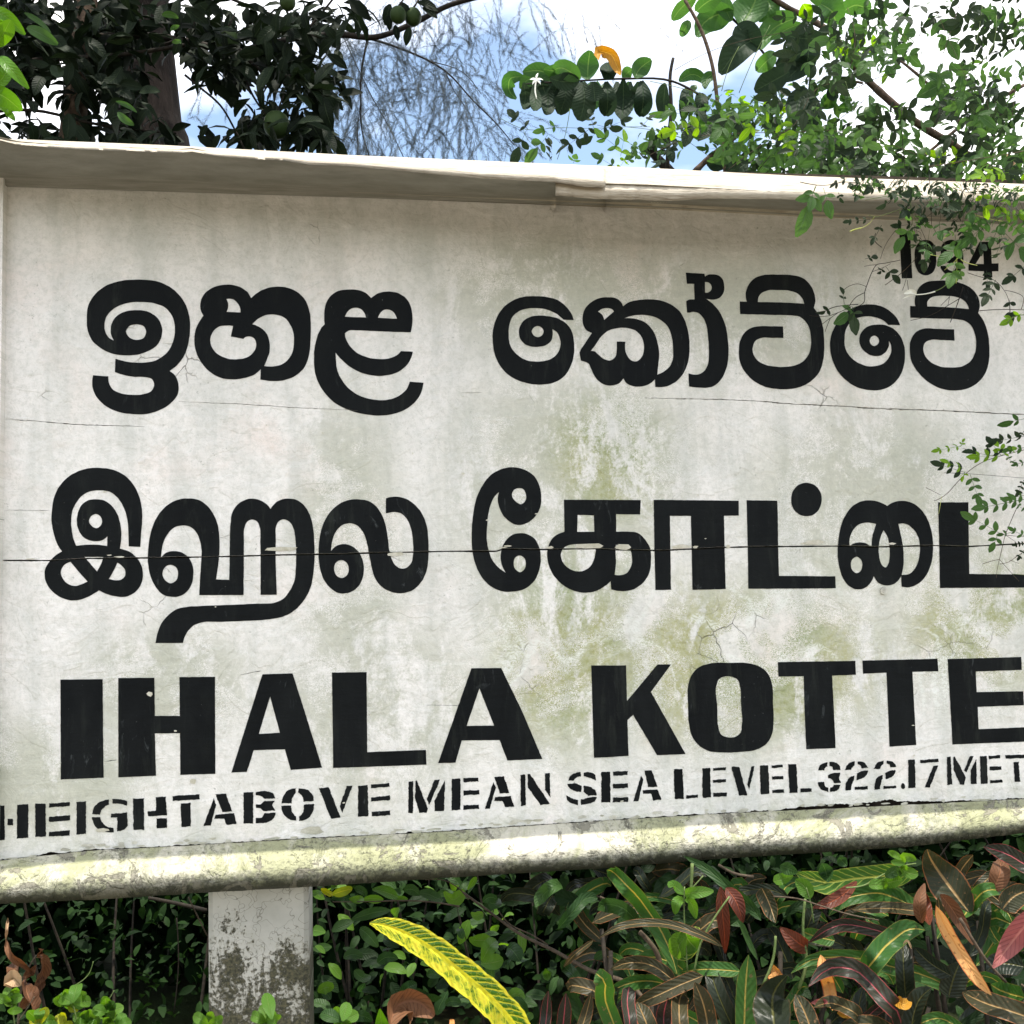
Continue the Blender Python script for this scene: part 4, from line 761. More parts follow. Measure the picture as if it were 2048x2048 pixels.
# a pinnate jasmine leaf: rachis with paired leaflets and a longer end leaflet, one mesh
def compound(parent, a, b, depth, mat, pairs=3, size=0.62, view=(0, 0, 1), name='leaf', w=0.55, dz=0.03, tail=1.5):
    x0, y0, k = view
    A_ = at(x0 + a[0] / k, y0 + a[1] / k, depth); B_ = at(x0 + b[0] / k, y0 + b[1] / k, depth + random.uniform(-dz, dz))
    return compound3(parent, A_, B_, mat, pairs, size, name, w, tail)
def compound3(parent, A_, B_, mat, pairs=3, size=0.62, name='leaf', w=0.55, tail=1.5):
    ax = B_ - A_; L_ = ax.length; ax.normalize(); vd = ((A_ + B_) / 2 - CAM).normalized()
    nr = (-vd + rvec(0.35)).normalized(); side = ax.cross(nr).normalized(); nr = side.cross(ax)
    vs, fs, us = [], [], []
    def add(g):
        b_ = len(vs); vs.extend(g[0]); us.extend(g[2]); fs.extend(tuple(i + b_ for i in q) for q in g[1])
    def lf(p, d, l_):
        n2 = (nr + rvec(0.25)).normalized(); q = orient(d, n2).to_matrix()
        v, f, u = unit_leaf('l', w, 'oval', random.uniform(0.2, 0.7), random.uniform(0.1, 0.45), 4)
        add(([p + q @ (Vector(a_) * l_) for a_ in v], f, u))
    ll = L_ / (pairs + 1.2) * size * 1.75
    for i in range(pairs):
        t = 0.18 + 0.62 * i / max(1, pairs - 1) if pairs > 1 else 0.5
        p = A_ + ax * (L_ * t) 
        for s in (-1, 1):
            lf(p, side * s * random.uniform(0.75, 1) + ax * random.uniform(0.35, 0.6), ll * random.uniform(0.75, 1.1))
    lf(A_ + ax * L_ * 0.84, ax + side * random.uniform(-0.15, 0.15), ll * tail)
    r = max(0.0005, L_ * 0.008); g = tube([A_, A_.lerp(B_, 0.5) - nr * L_ * 0.02, A_ + ax * L_ * 0.86], [r, r * 0.8, r * 0.5], 4); add(g)
    return part(name, vs, fs, ML[mat] if isinstance(mat, str) else mat, parent, us, True)
# ------------------------------------------------------------------ ground
gv, gf = [], []
N = 60
for i in range(N + 1):
    for j in range(N + 1):
        x = (i / N * 2 - 1); y = (j / N * 2 - 1); x = x * abs(x) * 150; y = y * abs(y) * 150 + 3
        gv.append((x, y, 0.05 * noise.noise(Vector((x * 0.7, y * 0.7, 0))) - 0.03))
for i in range(N):
    for j in range(N): a = i * (N + 1) + j; gf.append((a, a + N + 1, a + N + 2, a + 1))
link('ground', mesh('ground', gv, gf, None, True), mat_ground(), kind='structure')

# sunlit paving in front, out of view, added to bounce light onto the board
pv = [(-14, -9, 0.0), (14, -9, 0.0), (14, 0.75, 0.0), (-14, 0.75, 0.0)]
pv = [tuple(U * x + W * -y + Vector((0, 0, z))) for x, y, z in [(-14, -9, .05), (14, -9, .05), (14, .85, .05), (-14, .85, .05), (-14, -9, -.2), (14, -9, -.2), (14, .85, -.2), (-14, .85, -.2)]]
link('bounce_platform', mesh('bounce_platform', pv, [(0, 1, 2, 3), (4, 7, 6, 5), (0, 4, 5, 1), (1, 5, 6, 2), (2, 6, 7, 3), (3, 7, 4, 0)]), mat_plain('bounce_concrete', (0.17, 0.15, 0.12), (0.24, 0.21, 0.17), 3, 0.9), kind='structure')

# ------------------------------------------------------------------ dark undergrowth behind and under the board
def dense(name, boxes, label, cat, n, Lr, mat=M_HEDGE, **kw):
    items = []
    for (cx, cy, cz, rx, ry, rz), k in boxes:
        for i in range(int(n * k)):
            u_ = rvec().normalized(); r = random.random() ** 0.45
            p = Vector((cx + u_.x * rx * r, cy + u_.y * ry * r, max(0.02, cz + u_.z * rz * r)))
            items.append((p, (u_ + rvec(0.7) + Vector((0, 0, -0.2))), (u_ + Vector((0, -0.5, 0.9)) + rvec(0.6)), random.uniform(*Lr)))
    return items
rs = random.getstate()
bx = []
for i in range(34):
    x = -5.5 + i * 0.36 + random.uniform(-.2, .2)
    bx.append(((x, random.uniform(4.4, 5.4), random.uniform(0.4, 1.2), 0.75, 0.6, random.uniform(0.7, 1.0)), 1.0))
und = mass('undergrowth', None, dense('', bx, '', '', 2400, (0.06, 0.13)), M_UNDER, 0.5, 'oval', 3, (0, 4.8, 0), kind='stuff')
def shrub(name, label, cx, cy, h, r, n, Lr, mat, stems=7, group=None, nind=0, zlo=0.25):
    t = thing(name, Vector((cx, cy, 0)), label, 'shrub', group)
    sv, sf, su = [], [], []; tips = []
    for i in range(stems):
        a = random.random() * 6.28; e = Vector((cx + math.cos(a) * r * random.uniform(.3, .9), cy + math.sin(a) * r * random.uniform(.3, .9), h * random.uniform(.7, 1)))
        m = Vector((cx, cy, 0)).lerp(e, 0.5) + rvec(0.05); c = catmull([Vector((cx + rvec(.03).x, cy, 0)), m, e], 5, closed=False)
        v, f, u = tube(c, [lerp(0.007, 0.002, k / (len(c) - 1)) for k in range(len(c))], 5)
        link('stem', mesh('stem', [x - t.location for x in v], f, u, True), M_DTWIG, t); tips += c[2:]
    items = []
    for i in range(n):
        b = random.choice(tips); p = b + rvec(r * 0.26); p.z = max(p.z, zlo * h * random.random())
        o_ = (p - Vector((cx, cy, h * 0.5))).normalized()
        items.append((p, o_ + rvec(0.6), Vector((0, -0.4, 1)) + o_ * 0.5 + rvec(0.5), random.uniform(*Lr)))
    items.sort(key=lambda q: q[0].y)
    for p, d, nr, l_ in items[:nind]: put_leaf(t, p, d, nr, l_, random.choice(mat[0]), 0.5, 'oval')
    if items[nind:]: mass('foliage', t, items[nind:], mat[1], 0.5, 'oval', 3, kind='stuff')
    return t
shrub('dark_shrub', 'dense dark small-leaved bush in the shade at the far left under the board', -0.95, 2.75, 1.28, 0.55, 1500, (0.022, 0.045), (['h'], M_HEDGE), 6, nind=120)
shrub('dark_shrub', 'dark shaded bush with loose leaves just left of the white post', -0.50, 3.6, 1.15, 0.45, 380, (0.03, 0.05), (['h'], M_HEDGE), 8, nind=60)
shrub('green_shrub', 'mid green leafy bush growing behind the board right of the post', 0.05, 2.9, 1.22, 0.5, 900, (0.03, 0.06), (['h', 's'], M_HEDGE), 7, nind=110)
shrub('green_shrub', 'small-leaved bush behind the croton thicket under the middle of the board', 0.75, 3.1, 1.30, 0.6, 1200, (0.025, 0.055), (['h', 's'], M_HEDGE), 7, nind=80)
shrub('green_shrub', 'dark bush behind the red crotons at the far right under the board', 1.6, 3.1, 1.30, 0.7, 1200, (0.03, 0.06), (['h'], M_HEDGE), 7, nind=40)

# ------------------------------------------------------------------ near shrub right of the post, with a long woody branch (zoom frame: origin 600,1640 scale 2.76)
Z1 = (600, 1640, 2.76)
sh = thing('leafy_shrub', at(1180, 2048, 1.75) * 1.0, 'round-leaved shrub with a long bare grey branch, behind the yellow leaf', 'shrub'); sh.location.z = 0
px_tube(sh, Z1, [(900, 400), (1050, 510), (1200, 620), (1400, 720), (1600, 830), (1850, 930), (2000, 1300)], 6, 12, [2.05, 2.03, 2.0, 1.95, 1.9, 1.85, 1.8], M_TWIG, 'branch')
px_tube(sh, Z1, [(180, 452), (400, 450), (580, 445), (700, 450), (880, 477)], 2.5, 4.5, 2.02, M_TWIG, 'branch')
px_tube(sh, Z1, [(690, 330), (800, 335), (880, 380), (930, 440)], 2, 4, 2.02, M_TWIG, 'branch')
px_tube(sh, Z1, [(1095, 500), (1140, 560), (1290, 640), (1370, 690)], 3, 4, 1.99, M_TWIG, 'branch')
px_tube(sh, Z1, [(870, 480), (880, 560), (910, 640), (940, 740)], 2, 2, 2.04, M_DTWIG, 'branch')
px_tube(sh, Z1, [(1110, 395), (1080, 450), (1065, 510)], 2, 3, 2.0, M_DTWIG, 'branch')
px_tube(sh, Z1, [(1600, 400), (1700, 450), (1850, 510)], 4, 6, 2.2, M_TWIG, 'branch')
px_tube(sh, Z1, [(1380, 480), (1530, 530)], 3, 4, 2.2, M_TWIG, 'branch')
for pts, w, m in (([(795, 395), (850, 440), (905, 385)], 60, 'S'), ([(400, 385), (470, 395), (540, 425)], 48, 'S'), ([(575, 390), (620, 385), (662, 415)], 48, 's'), ([(180, 412), (230, 395), (287, 385)], 42, 'Y'),
        ([(40, 412), (75, 405), (110, 415)], 26, 'S'), ([(115, 380), (145, 395), (172, 415)], 26, 'Y'), ([(175, 390), (190, 360), (215, 330)], 30, 'S'), ([(175, 432), (230, 425), (280, 440)], 34, 's'),
        ([(270, 435), (310, 440), (350, 430)], 34, 'S'), ([(345, 437), (400, 435), (460, 440)], 36, 'S'), ([(300, 375), (330, 385), (365, 420)], 34, 's'), ([(520, 440), (560, 432), (595, 436)], 22, 'S'),
        ([(945, 510), (975, 530), (1010, 512)], 40, 'S'), ([(935, 650), (1000, 665), (1060, 660)], 58, 'S'), ([(1005, 780), (1040, 710), (1085, 665)], 64, 'S'), ([(1000, 790), (1070, 785), (1122, 770)], 64, 'S'),
        ([(285, 550), (390, 515), (500, 500)], 50, 's'), ([(1035, 455), (1065, 460), (1100, 435)], 50, 's'), ([(700, 285), (735, 300), (770, 310)], 34, 'S'), ([(925, 385), (950, 350), (975, 315)], 26, 'S'),
        ([(560, 960), (600, 925), (645, 905)], 55, 's'), ([(1145, 705), (1190, 740), (1215, 780)], 75, 's'), ([(1355, 820), (1365, 850), (1372, 885)], 40, 'S'), ([(880, 600), (890, 630), (900, 655)], 34, 's'),
        ([(1010, 455), (1040, 430), (1090, 440)], 40, 's'), ([(800, 300), (815, 315), (825, 325)], 24, 'S'), ([(1625, 770), (1655, 745), (1685, 735)], 36, 's'), ([(1560, 460), (1580, 480), (1600, 470)], 24, 'S'),
        ([(100, 950), (130, 930), (180, 935)], 50, 'S'), ([(120, 900), (150, 960), (170, 990)], 44, 's'), ([(150, 1090), (200, 1070), (260, 1090)], 50, 'S'), ([(270, 1100), (330, 1080), (400, 1110)], 50, 's'), ([(640, 1120), (680, 1080), (700, 1050)], 50, 's'),
        ([(800, 1020), (850, 1000), (890, 1010)], 40, 's'), ([(1130, 1010), (1180, 960), (1240, 985)], 50, 'S'), ([(1180, 980), (1210, 1010), (1230, 1060)], 46, 's'), ([(1250, 1126), (1262, 1090), (1280, 1065)], 36, 'S'),
        ([(700, 860), (740, 850), (780, 865)], 40, 's'), ([(330, 600), (380, 640), (430, 700)], 55, 's'), ([(430, 790), (470, 760), (540, 765)], 50, 's'), ([(240, 760), (290, 740), (350, 760)], 46, 's'), ([(300, 830), (330, 860), (390, 860)], 46, 's')):
    px_leaf(sh, Z1, pts, w * 1.25, random.uniform(1.94, 2.12), m, 'obov' if m == 'S' else 'oval', 0.2, wave=0.03, ns=8)
for i in range(120):
    x, y = random.uniform(60, 1250), random.uniform(330, 1100); p = at(600 + x / 2.76, 1640 + y / 2.76, random.uniform(2.15, 2.6))
    put_leaf(sh, p, Vector((random.uniform(-1, 1), random.uniform(-.4, .4), random.uniform(-.5, .5))), Vector((0, -0.7, 0.8)) + rvec(0.4), random.uniform(0.025, 0.055), random.choice('hhsS'), 0.5)
sh2 = thing('dead_leaf', at(825, 2010, 1.72), 'curled dead red-brown leaf at the bottom edge just left of the yellow croton leaf', 'leaf')
px_leaf(sh2, Z1, [(500, 1140), (560, 1010), (640, 1000), (740, 1085)], 190, 1.72, 'W', 'oval', 0.9, 0.2, 0.15, name='blade')
px_leaf(sh2, Z1, [(560, 990), (565, 965), (572, 945)], 30, 1.72, 'W', 'oval', 0.5, 0.0, 0.1, name='curled_tip')

# ------------------------------------------------------------------ the big yellow croton leaf in front
yc = thing('yellow_croton', at(1030, 2300, 1.15), 'croton with one long bright yellow leaf netted with green, rising from the bottom edge', 'plant'); yc.location.z = 0.0
sp = [(1330, 1480), (1255, 1290), (1190, 1150), (1110, 1045), (1000, 935), (880, 835), (755, 732), (650, 662), (550, 612), (450, 578), (384, 571)]
v3 = [at(600 + x / 2.76, 1640 + y / 2.76, 1.20 - 0.012 * i) for i, (x, y) in enumerate(sp)]
wl = [30, 120, 172, 172, 168, 160, 146, 138, 118, 76, 10]
pts = catmull(v3, 5, closed=False); vs, us, fs = [], [], []; nn_ = len(pts) - 1
for i, p in enumerate(pts):
    t = i / nn_; k = t * (len(wl) - 1); j = min(int(k), len(wl) - 2); w_ = lerp(wl[j], wl[j + 1], k - j) * (1 + 0.035 * math.sin(i * 1.1) + 0.03 * math.sin(i * 2.3)) / 2.76 * 1.15 / F * 0.5
    tg = (pts[min(i + 1, nn_)] - pts[max(i - 1, 0)]).normalized(); vd = (p - CAM).normalized(); s = tg.cross(vd).normalized(); nr = s.cross(tg); nr = -nr if nr.dot(vd) > 0 else nr
    for x in (-1, -.66, -.33, -.08, 0, .08, .33, .66, 1):
        z = 0.22 * abs(x) * w_ + 0.10 * w_ * abs(x) * math.sin(i * 1.15 + x) - (0.06 * w_ if abs(x) < 0.05 else 0)
        vs.append(p + s * (x * w_) + nr * z); us.append((0.5 - 0.5 * x, 1 - t))
for i in range(nn_):
    for k in range(8): fs.append((i*9 + k, i*9 + k + 1, (i+1)*9 + k + 1, (i+1)*9 + k))
part('leaf', vs, fs, M_YC, yc, us, True)
px_tube(yc, Z1, [(1330, 1480), (1400, 1800), (1420, 2600), (1400, 5500)], 16, 30, [1.2, 1.22, 1.25, 1.25], M_TWIG, 'stem')
px_leaf(yc, Z1, [(470, 1300), (452, 1150), (440, 1042)], 85, 1.3, 'U', 'lance', 0.3, 0.1)
px_leaf(yc, Z1, [(835, 1200), (838, 1140), (835, 1118)], 30, 1.5, 'O', 'lance', 0.3, 0.1)

# ------------------------------------------------------------------ croton thicket, lower right (zoom frame: origin 1200,1600 scale 2.278)
Z2 = (1200, 1600, 2.278)
def croton(label, px, y, group='crotons massed under the right half of the board'):
    t = thing('croton_shrub', at(px, 2300, y), label, 'shrub', group); t.location.z = 0
    for i in range(6):
        b = Vector((t.location.x + random.uniform(-.1, .1), t.location.y + random.uniform(-.08, .1), 0)); e = at(px + random.uniform(-130, 130), random.uniform(1830, 2080), y + random.uniform(0.0, .2))
        c = catmull([b, b.lerp(e, .5) + rvec(.02), e], 5, closed=False); v, f, u = tube(c, [lerp(.007, .0035, k / (len(c) - 1)) for k in range(len(c))], 6)
        part('stem', v, f, M_DTWIG, t, u, True)
    return t
ca = croton('croton with dark purple leaves and red midribs nearest the yellow croton leaf', 1300, 1.62)
cb = croton('croton with upright green strap leaves with yellow midribs, right of the pink-ribbed one', 1540, 1.62)
cc = croton('croton with a broad bright green leaf and an arching pink-ribbed dark leaf', 1760, 1.58)
ce = croton('ragged croton at the right edge with a large plum leaf and dangling orange leaf', 1960, 1.62)
def own(x): return ca if x < 330 else cb if x < 830 else cc if x < 1430 else ce
CR = [
 ('G', [(30, 320), (60, 330), (120, 390), (200, 480), (290, 620), (355, 800)][::-1], 82, 1.70), ('s', [(380, 255), (480, 310), (600, 410), (690, 490), (735, 550)][::-1], 48, 1.72),
 ('D', [(-10, 632), (80, 582), (200, 560), (330, 570), (450, 610), (560, 670)][::-1], 40, 1.60), ('G', [(1040, 530), (1110, 455), (1230, 425), (1330, 440), (1400, 470)][::-1], 80, 1.72),
 ('D', [(1150, 500), (1300, 492), (1440, 505), (1500, 530)], 58, 1.66), ('G', [(1195, 800), (1260, 715), (1330, 640), (1400, 590), (1480, 592)], 104, 1.56),
 ('K', [(950, 650), (1050, 585), (1150, 570), (1280, 600), (1340, 650)][::-1], 66, 1.64), ('K', [(950, 850), (1020, 780), (1130, 765), (1230, 830), (1310, 920), (1370, 1000), (1390, 1090)][::-1], 98, 1.50),
 ('G', [(870, 790), (960, 730), (1080, 715), (1200, 725), (1330, 760), (1450, 790), (1570, 840), (1630, 880)][::-1], 76, 1.60), ('D', [(45, 775), (150, 740), (260, 765), (345, 830)][::-1], 70, 1.62),
 ('G', [(15, 890), (120, 840), (220, 825), (320, 845)][::-1], 66, 1.60), ('D', [(150, 940), (260, 890), (380, 835), (470, 800)][::-1], 80, 1.58),
 ('G', [(110, 1200), (75, 1060), (25, 920), (-5, 800), (-20, 790)], 92, 1.48), ('K', [(150, 1130), (135, 1000), (130, 870), (135, 850)], 70, 1.52),
 ('D', [(375, 1130), (362, 1000), (370, 890), (395, 865)], 85, 1.54), ('D', [(500, 1150), (490, 1020), (465, 910), (430, 830)], 100, 1.52), ('B', [(650, 1120), (570, 960), (525, 850), (500, 740)], 90, 1.58),
 ('G', [(655, 1150), (660, 980), (665, 840), (676, 705)], 100, 1.53), ('B', [(810, 1150), (790, 1000), (785, 900), (850, 800)], 190, 1.50), ('D', [(980, 1150), (960, 1040), (930, 960), (890, 885)], 100, 1.50),
 ('R', [(550, 395), (555, 480), (566, 590), (570, 700)], 62, 1.66), ('R', [(575, 400), (620, 460), (650, 560)], 72, 1.70), ('s', [(640, 550), (675, 640), (718, 730)], 26, 1.62), ('D', [(735, 400), (765, 460), (800, 560)], 80, 1.66),
 ('D', [(1690, 520), (1620, 430), (1545, 330), (1490, 225)], 190, 1.62), ('O', [(1530, 480), (1585, 600), (1650, 710), (1715, 810), (1785, 890)], 62, 1.48), ('W', [(1550, 430), (1620, 520), (1700, 660)], 70, 1.55),
 ('G', [(1650, 545), (1690, 480), (1750, 415), (1870, 425)], 70, 1.60), ('D', [(1835, 500), (1880, 445), (1960, 410)], 110, 1.58), ('M', [(2060, 470), (1950, 560), (1860, 670), (1790, 765)], 105, 1.46),
 ('K', [(2050, 330), (1932, 290), (1840, 240), (1745, 212)], 90, 1.58), ('D', [(2000, 1010), (1870, 960), (1760, 925), (1650, 875)], 110, 1.50), ('B', [(1420, 1120), (1425, 990), (1455, 905), (1510, 855)], 90, 1.50),
 ('B', [(1590, 900), (1610, 820), (1640, 740)], 120, 1.60), ('O', [(1060, 960), (1045, 860), (1020, 770), (1005, 705)], 60, 1.60), ('B', [(1600, 800), (1500, 740), (1430, 670)], 80, 1.62), ('B', [(1395, 900), (1385, 780), (1380, 640)], 90, 1.60),
 ('X', [(1450, 325), (1300, 345), (1150, 360), (1000, 372), (890, 330)], 110, 1.76), ('R', [(970, 492), (1060, 460), (1170, 370)][::-1], 60, 1.68), ('G', [(640, 780), (500, 770), (370, 785)], 66, 1.62), ('G', [(1070, 640), (1000, 625), (920, 595)], 66, 1.70),
 ('R', [(945, 670), (890, 640), (820, 580)], 80, 1.62), ('D', [(1190, 1000), (1140, 955), (1060, 925), (975, 945)], 70, 1.48), ('K', [(1195, 1010), (1250, 960), (1310, 925)], 50, 1.52), ('R', [(1500, 570), (1470, 470), (1460, 400)], 70, 1.60),
 ('D', [(1450, 1140), (1320, 1060), (1190, 1020), (1080, 1040)], 80, 1.50), ('G', [(1700, 1100), (1590, 1010), (1480, 1010), (1400, 1060)], 60, 1.50), ('B', [(1250, 1130), (1180, 980), (1200, 850)], 80, 1.56), ('G', [(1180, 1060), (1165, 960), (1195, 850)], 70, 1.60),
 ('D', [(240, 1140), (210, 1010), (170, 920)], 90, 1.56), ('K', [(300, 1140), (290, 1000), (310, 900)], 80, 1.57), ('O', [(830, 830), (805, 790), (790, 750)], 46, 1.58), ('O', [(780, 790), (800, 815), (835, 830)], 50, 1.57), ('N', [(1095, 960), (1120, 975), (1148, 968)], 42, 1.46), ('N', [(1345, 905), (1380, 930), (1412, 905)], 50, 1.50),
 ('W', [(1470, 560), (1455, 470), (1480, 380)], 60, 1.58), ('W', [(1790, 420), (1820, 340), (1815, 270)], 90, 1.62), ('D', [(1600, 660), (1560, 560), (1540, 440)], 50, 1.54), ('T', [(1420, 680), (1400, 640), (1380, 660)], 10, 1.55), ('G', [(1935, 900), (1860, 880), (1780, 840)], 90, 1.58),
 ('B', [(1932, 760), (1830, 745), (1760, 780)], 110, 1.62), ('M', [(1030, 930), (1000, 920), (960, 925)], 30, 1.48), ('D', [(1700, 250), (1640, 330), (1630, 430)], 60, 1.70), ('X', [(330, 640), (370, 690), (430, 620), (400, 590)], 80, 1.68), ('B', [(60, 1050), (50, 940), (90, 860)], 90, 1.60),
 ('D', [(-120, 1120), (-70, 1000), (-40, 880)], 60, 1.58), ('K', [(-180, 1120), (-165, 1000), (-155, 880)], 70, 1.60), ('K', [(-260, 1120), (-245, 990), (-235, 870)], 60, 1.62), ('D', [(-30, 640), (-110, 700), (-165, 760)], 26, 1.62),
]
for m, pts, w, d in CR:
    px_leaf(own(pts[len(pts) // 2][0]), Z2, pts, w * (.86 if m in 'DKB' else .92), d, m, 'lance' if m in 'RMW' or w > 150 else 'strap')
for i in range(170):            # the leaves that fill the thicket behind the traced ones
    x, y = random.uniform(-230, 2050), random.uniform(330, 1150) if random.random() < .8 else random.uniform(300, 700)
    a = random.choice([-1, 1]) * random.uniform(0.3, 1.5); l_ = random.uniform(150, 330); c_ = random.uniform(-.5, .5)
    dx, dy = math.sin(a) * l_, -math.cos(a) * l_
    if y + dy < 290: dy = -dy * .4
    pts = [(x, y), (x + dx * .4 - dy * c_ * .2, y + dy * .4 + dx * c_ * .2 - 15), (x + dx * .8, y + dy * .8), (x + dx, y + dy + abs(dx) * .25)]
    if min(p[1] for p in pts) < 285: continue
    px_leaf(own(x), Z2, pts, random.uniform(36, 68), random.uniform(1.72, 2.1) + (0.08 if y < 500 else 0), random.choice('BBBGGGsDhhDBhG'), ns=9, wave=.05)
# twigs through the crotons
for own_, pts, r0, r1, d, m in ((cb, [(790, 440), (900, 450), (1000, 480), (1130, 520), (1270, 548)], 3.5, 3, 1.60, M_TWIG), (ce, [(1640, 540), (1700, 640), (1760, 730), (1850, 830)], 9, 6, 1.52, M_TWIG), (ca, [(180, 600), (260, 700), (280, 820)], 11, 12, 1.74, M_TWIG),
        (ca, [(0, 440), (80, 480), (160, 520)], 4, 5, 1.8, M_TWIG), (cb, [(540, 295), (600, 330), (700, 350)], 6, 7, 1.78, M_TWIG), (cb, [(590, 440), (520, 540), (460, 650), (430, 780)], 4, 5, 1.6, M_GSTEM), (cb, [(420, 290), (415, 400), (405, 500)], 8, 6, 1.7, M_GSTEM),
        (cb, [(470, 345), (430, 390), (385, 430)], 3, 3, 1.7, M_GSTEM), (cc, [(1000, 480), (1070, 560), (1130, 600)], 4, 4, 1.66, M_DTWIG), (cb, [(800, 620), (790, 720), (740, 850)], 6, 7, 1.6, M_GSTEM), (cb, [(935, 450), (925, 600), (940, 740), (905, 860)], 6, 8, 1.62, M_GSTEM), (ce, [(1920, 840), (1990, 900), (2050, 960)], 5, 5, 1.5, M_TWIG)):
    px_tube(own_, Z2, pts, r0, r1, d, m)
# seedlings with oval leaves among the crotons
def seedling(label, leaves, stem, d, view=Z2, name='seedling'):
    t = thing(name, at(view[0] + stem[-1][0] / view[2], view[1] + stem[-1][1] / view[2], d), label, 'seedling', 'broad-leaved seedlings among the crotons')
    px_tube(t, view, stem, 3, 4, d, M_GSTEM)
    for pts, w, m in leaves: px_leaf(t, view, pts, w * 1.2, d, m, 'oval', 0.2, wave=0.03, ns=8)
seedling('seedling with paired oval leaves standing left of the hanging red leaf', [([(384, 430), (345, 395), (315, 400)], 40, 'S'), ([(385, 430), (450, 420), (518, 415)], 44, 'S'), ([(384, 460), (350, 470), (340, 520)], 40, 'S'), ([(388, 460), (420, 480), (438, 540)], 40, 'S'), ([(395, 600), (410, 650), (440, 680)], 80, 'S'), ([(395, 620), (360, 660), (350, 720)], 80, 'S')], [(385, 395), (383, 500), (390, 650), (400, 790)], 1.62)
seedling('seedling with one upright round leaf in front of the yellow-veined leaf', [([(955, 450), (935, 400), (890, 365)], 62, 'S'), ([(790, 370), (830, 360), (880, 345)], 46, 'S'), ([(1010, 290), (1030, 330), (1040, 375)], 60, 's'), ([(820, 300), (850, 310), (900, 330)], 50, 's'), ([(1090, 260), (1105, 280), (1125, 300)], 44, 's')], [(940, 400), (955, 450), (975, 560)], 1.66)
seedling('spray of small oval leaves under the rail, left of the dark plum leaf', [([(1310, 240), (1345, 250), (1380, 275)], 28, 'S'), ([(1325, 280), (1355, 285), (1390, 290)], 24, 'S'), ([(1390, 285), (1410, 262), (1440, 275)], 34, 'S'), ([(1400, 300), (1420, 335), (1450, 340)], 44, 'S'), ([(1225, 390), (1255, 385), (1300, 405)], 40, 'S'), ([(1290, 385), (1340, 370), (1378, 365)], 50, 'S'), ([(1300, 350), (1330, 330), (1350, 350)], 40, 's')], [(1440, 290), (1380, 300), (1290, 340), (1200, 390), (1120, 400)], 1.68)

# ------------------------------------------------------------------ young bush, bottom left (zoom frame: origin 0,1640 scale 2.76)
Z0 = (0, 1640, 2.76)
yb = thing('young_bush', at(160, 2300, 1.7), 'young bush with glossy light green and yellow leaves at the bottom left corner', 'shrub'); yb.location.z = 0
def rosette(cx, cy, r, n, mats, d):
    px_tube(yb, Z0, [(cx, cy), (cx + random.uniform(-10, 20), cy + 60), (cx + 30, cy + 220)], 3, 5, d + .01, M_GSTEM)
    for i in range(n):
        a = 6.28 * i / n + random.uniform(-.3, .3); l_ = r * random.uniform(.75, 1.1); ey = -0.25 * l_
        px_leaf(yb, Z0, [(cx, cy), (cx + math.cos(a) * l_ * .5, cy + math.sin(a) * l_ * .35 + ey * .6), (cx + math.cos(a) * l_, cy + math.sin(a) * l_ * .75 + ey)], r * .62, d + random.uniform(-.02, .03), random.choice(mats), 'obov', .15, wave=.02, ns=8)
rosette(400, 1010, 100, 9, 'SSSSSY', 1.62); rosette(590, 1065, 95, 9, 'SSsS', 1.66); rosette(215, 1110, 90, 7, 'SSSY', 1.60); rosette(480, 1120, 90, 7, 'SSS', 1.62); rosette(60, 1000, 80, 6, 'SSS', 1.7); rosette(1470, 1115, 90, 6, 'SSS', 1.62); rosette(1150, 1130, 90, 5, 'SSs', 1.62); rosette(330, 1140, 80, 6, 'SSY', 1.60); rosette(640, 1140, 80, 5, 'SSS', 1.62)
rosette(1890, 1110, 110, 6, 'SSs', 1.7)
px_leaf(yb, Z0, [(1500, 1100), (1485, 1030), (1470, 955)], 70, 1.6, 'S', 'obov', .15, wave=.02)
px_leaf(yb, Z0, [(125, 1050), (80, 1052), (40, 1055)], 44, 1.55, 'S', 'oval', .15, wave=.02)
px_tube(yb, Z0, [(515, 780), (490, 850), (400, 920)], 2, 3, 1.75, M_GSTEM, 'twig'); px_tube(yb, Z0, [(630, 940), (600, 990), (480, 1060)], 2, 3, 1.7, M_GSTEM, 'twig'); px_tube(yb, Z0, [(190, 975), (150, 1040), (100, 1110)], 3, 3, 1.7, M_TWIG, 'twig'); px_tube(yb, Z0, [(1040, 425), (1085, 520), (1143, 638)], 3.5, 3.5, 2.05, M_TWIG, 'dead_twig')
px_tube(yb, Z0, [(820, 430), (950, 455), (1140, 500)], 9, 11, 2.5, M_DTWIG, 'branch'); px_tube(yb, Z0, [(960, 1060), (985, 800), (975, 540)], 3, 3, 2.5, M_DTWIG, 'twig'); px_tube(yb, Z0, [(130, 980), (70, 1000), (30, 1010)], 3, 3, 1.7, M_TWIG, 'twig')
dl = thing('dry_leaf_cluster', at(70, 1950, 1.72), 'cluster of curled dry brown leaves left of the post, above the young bush', 'leaves')
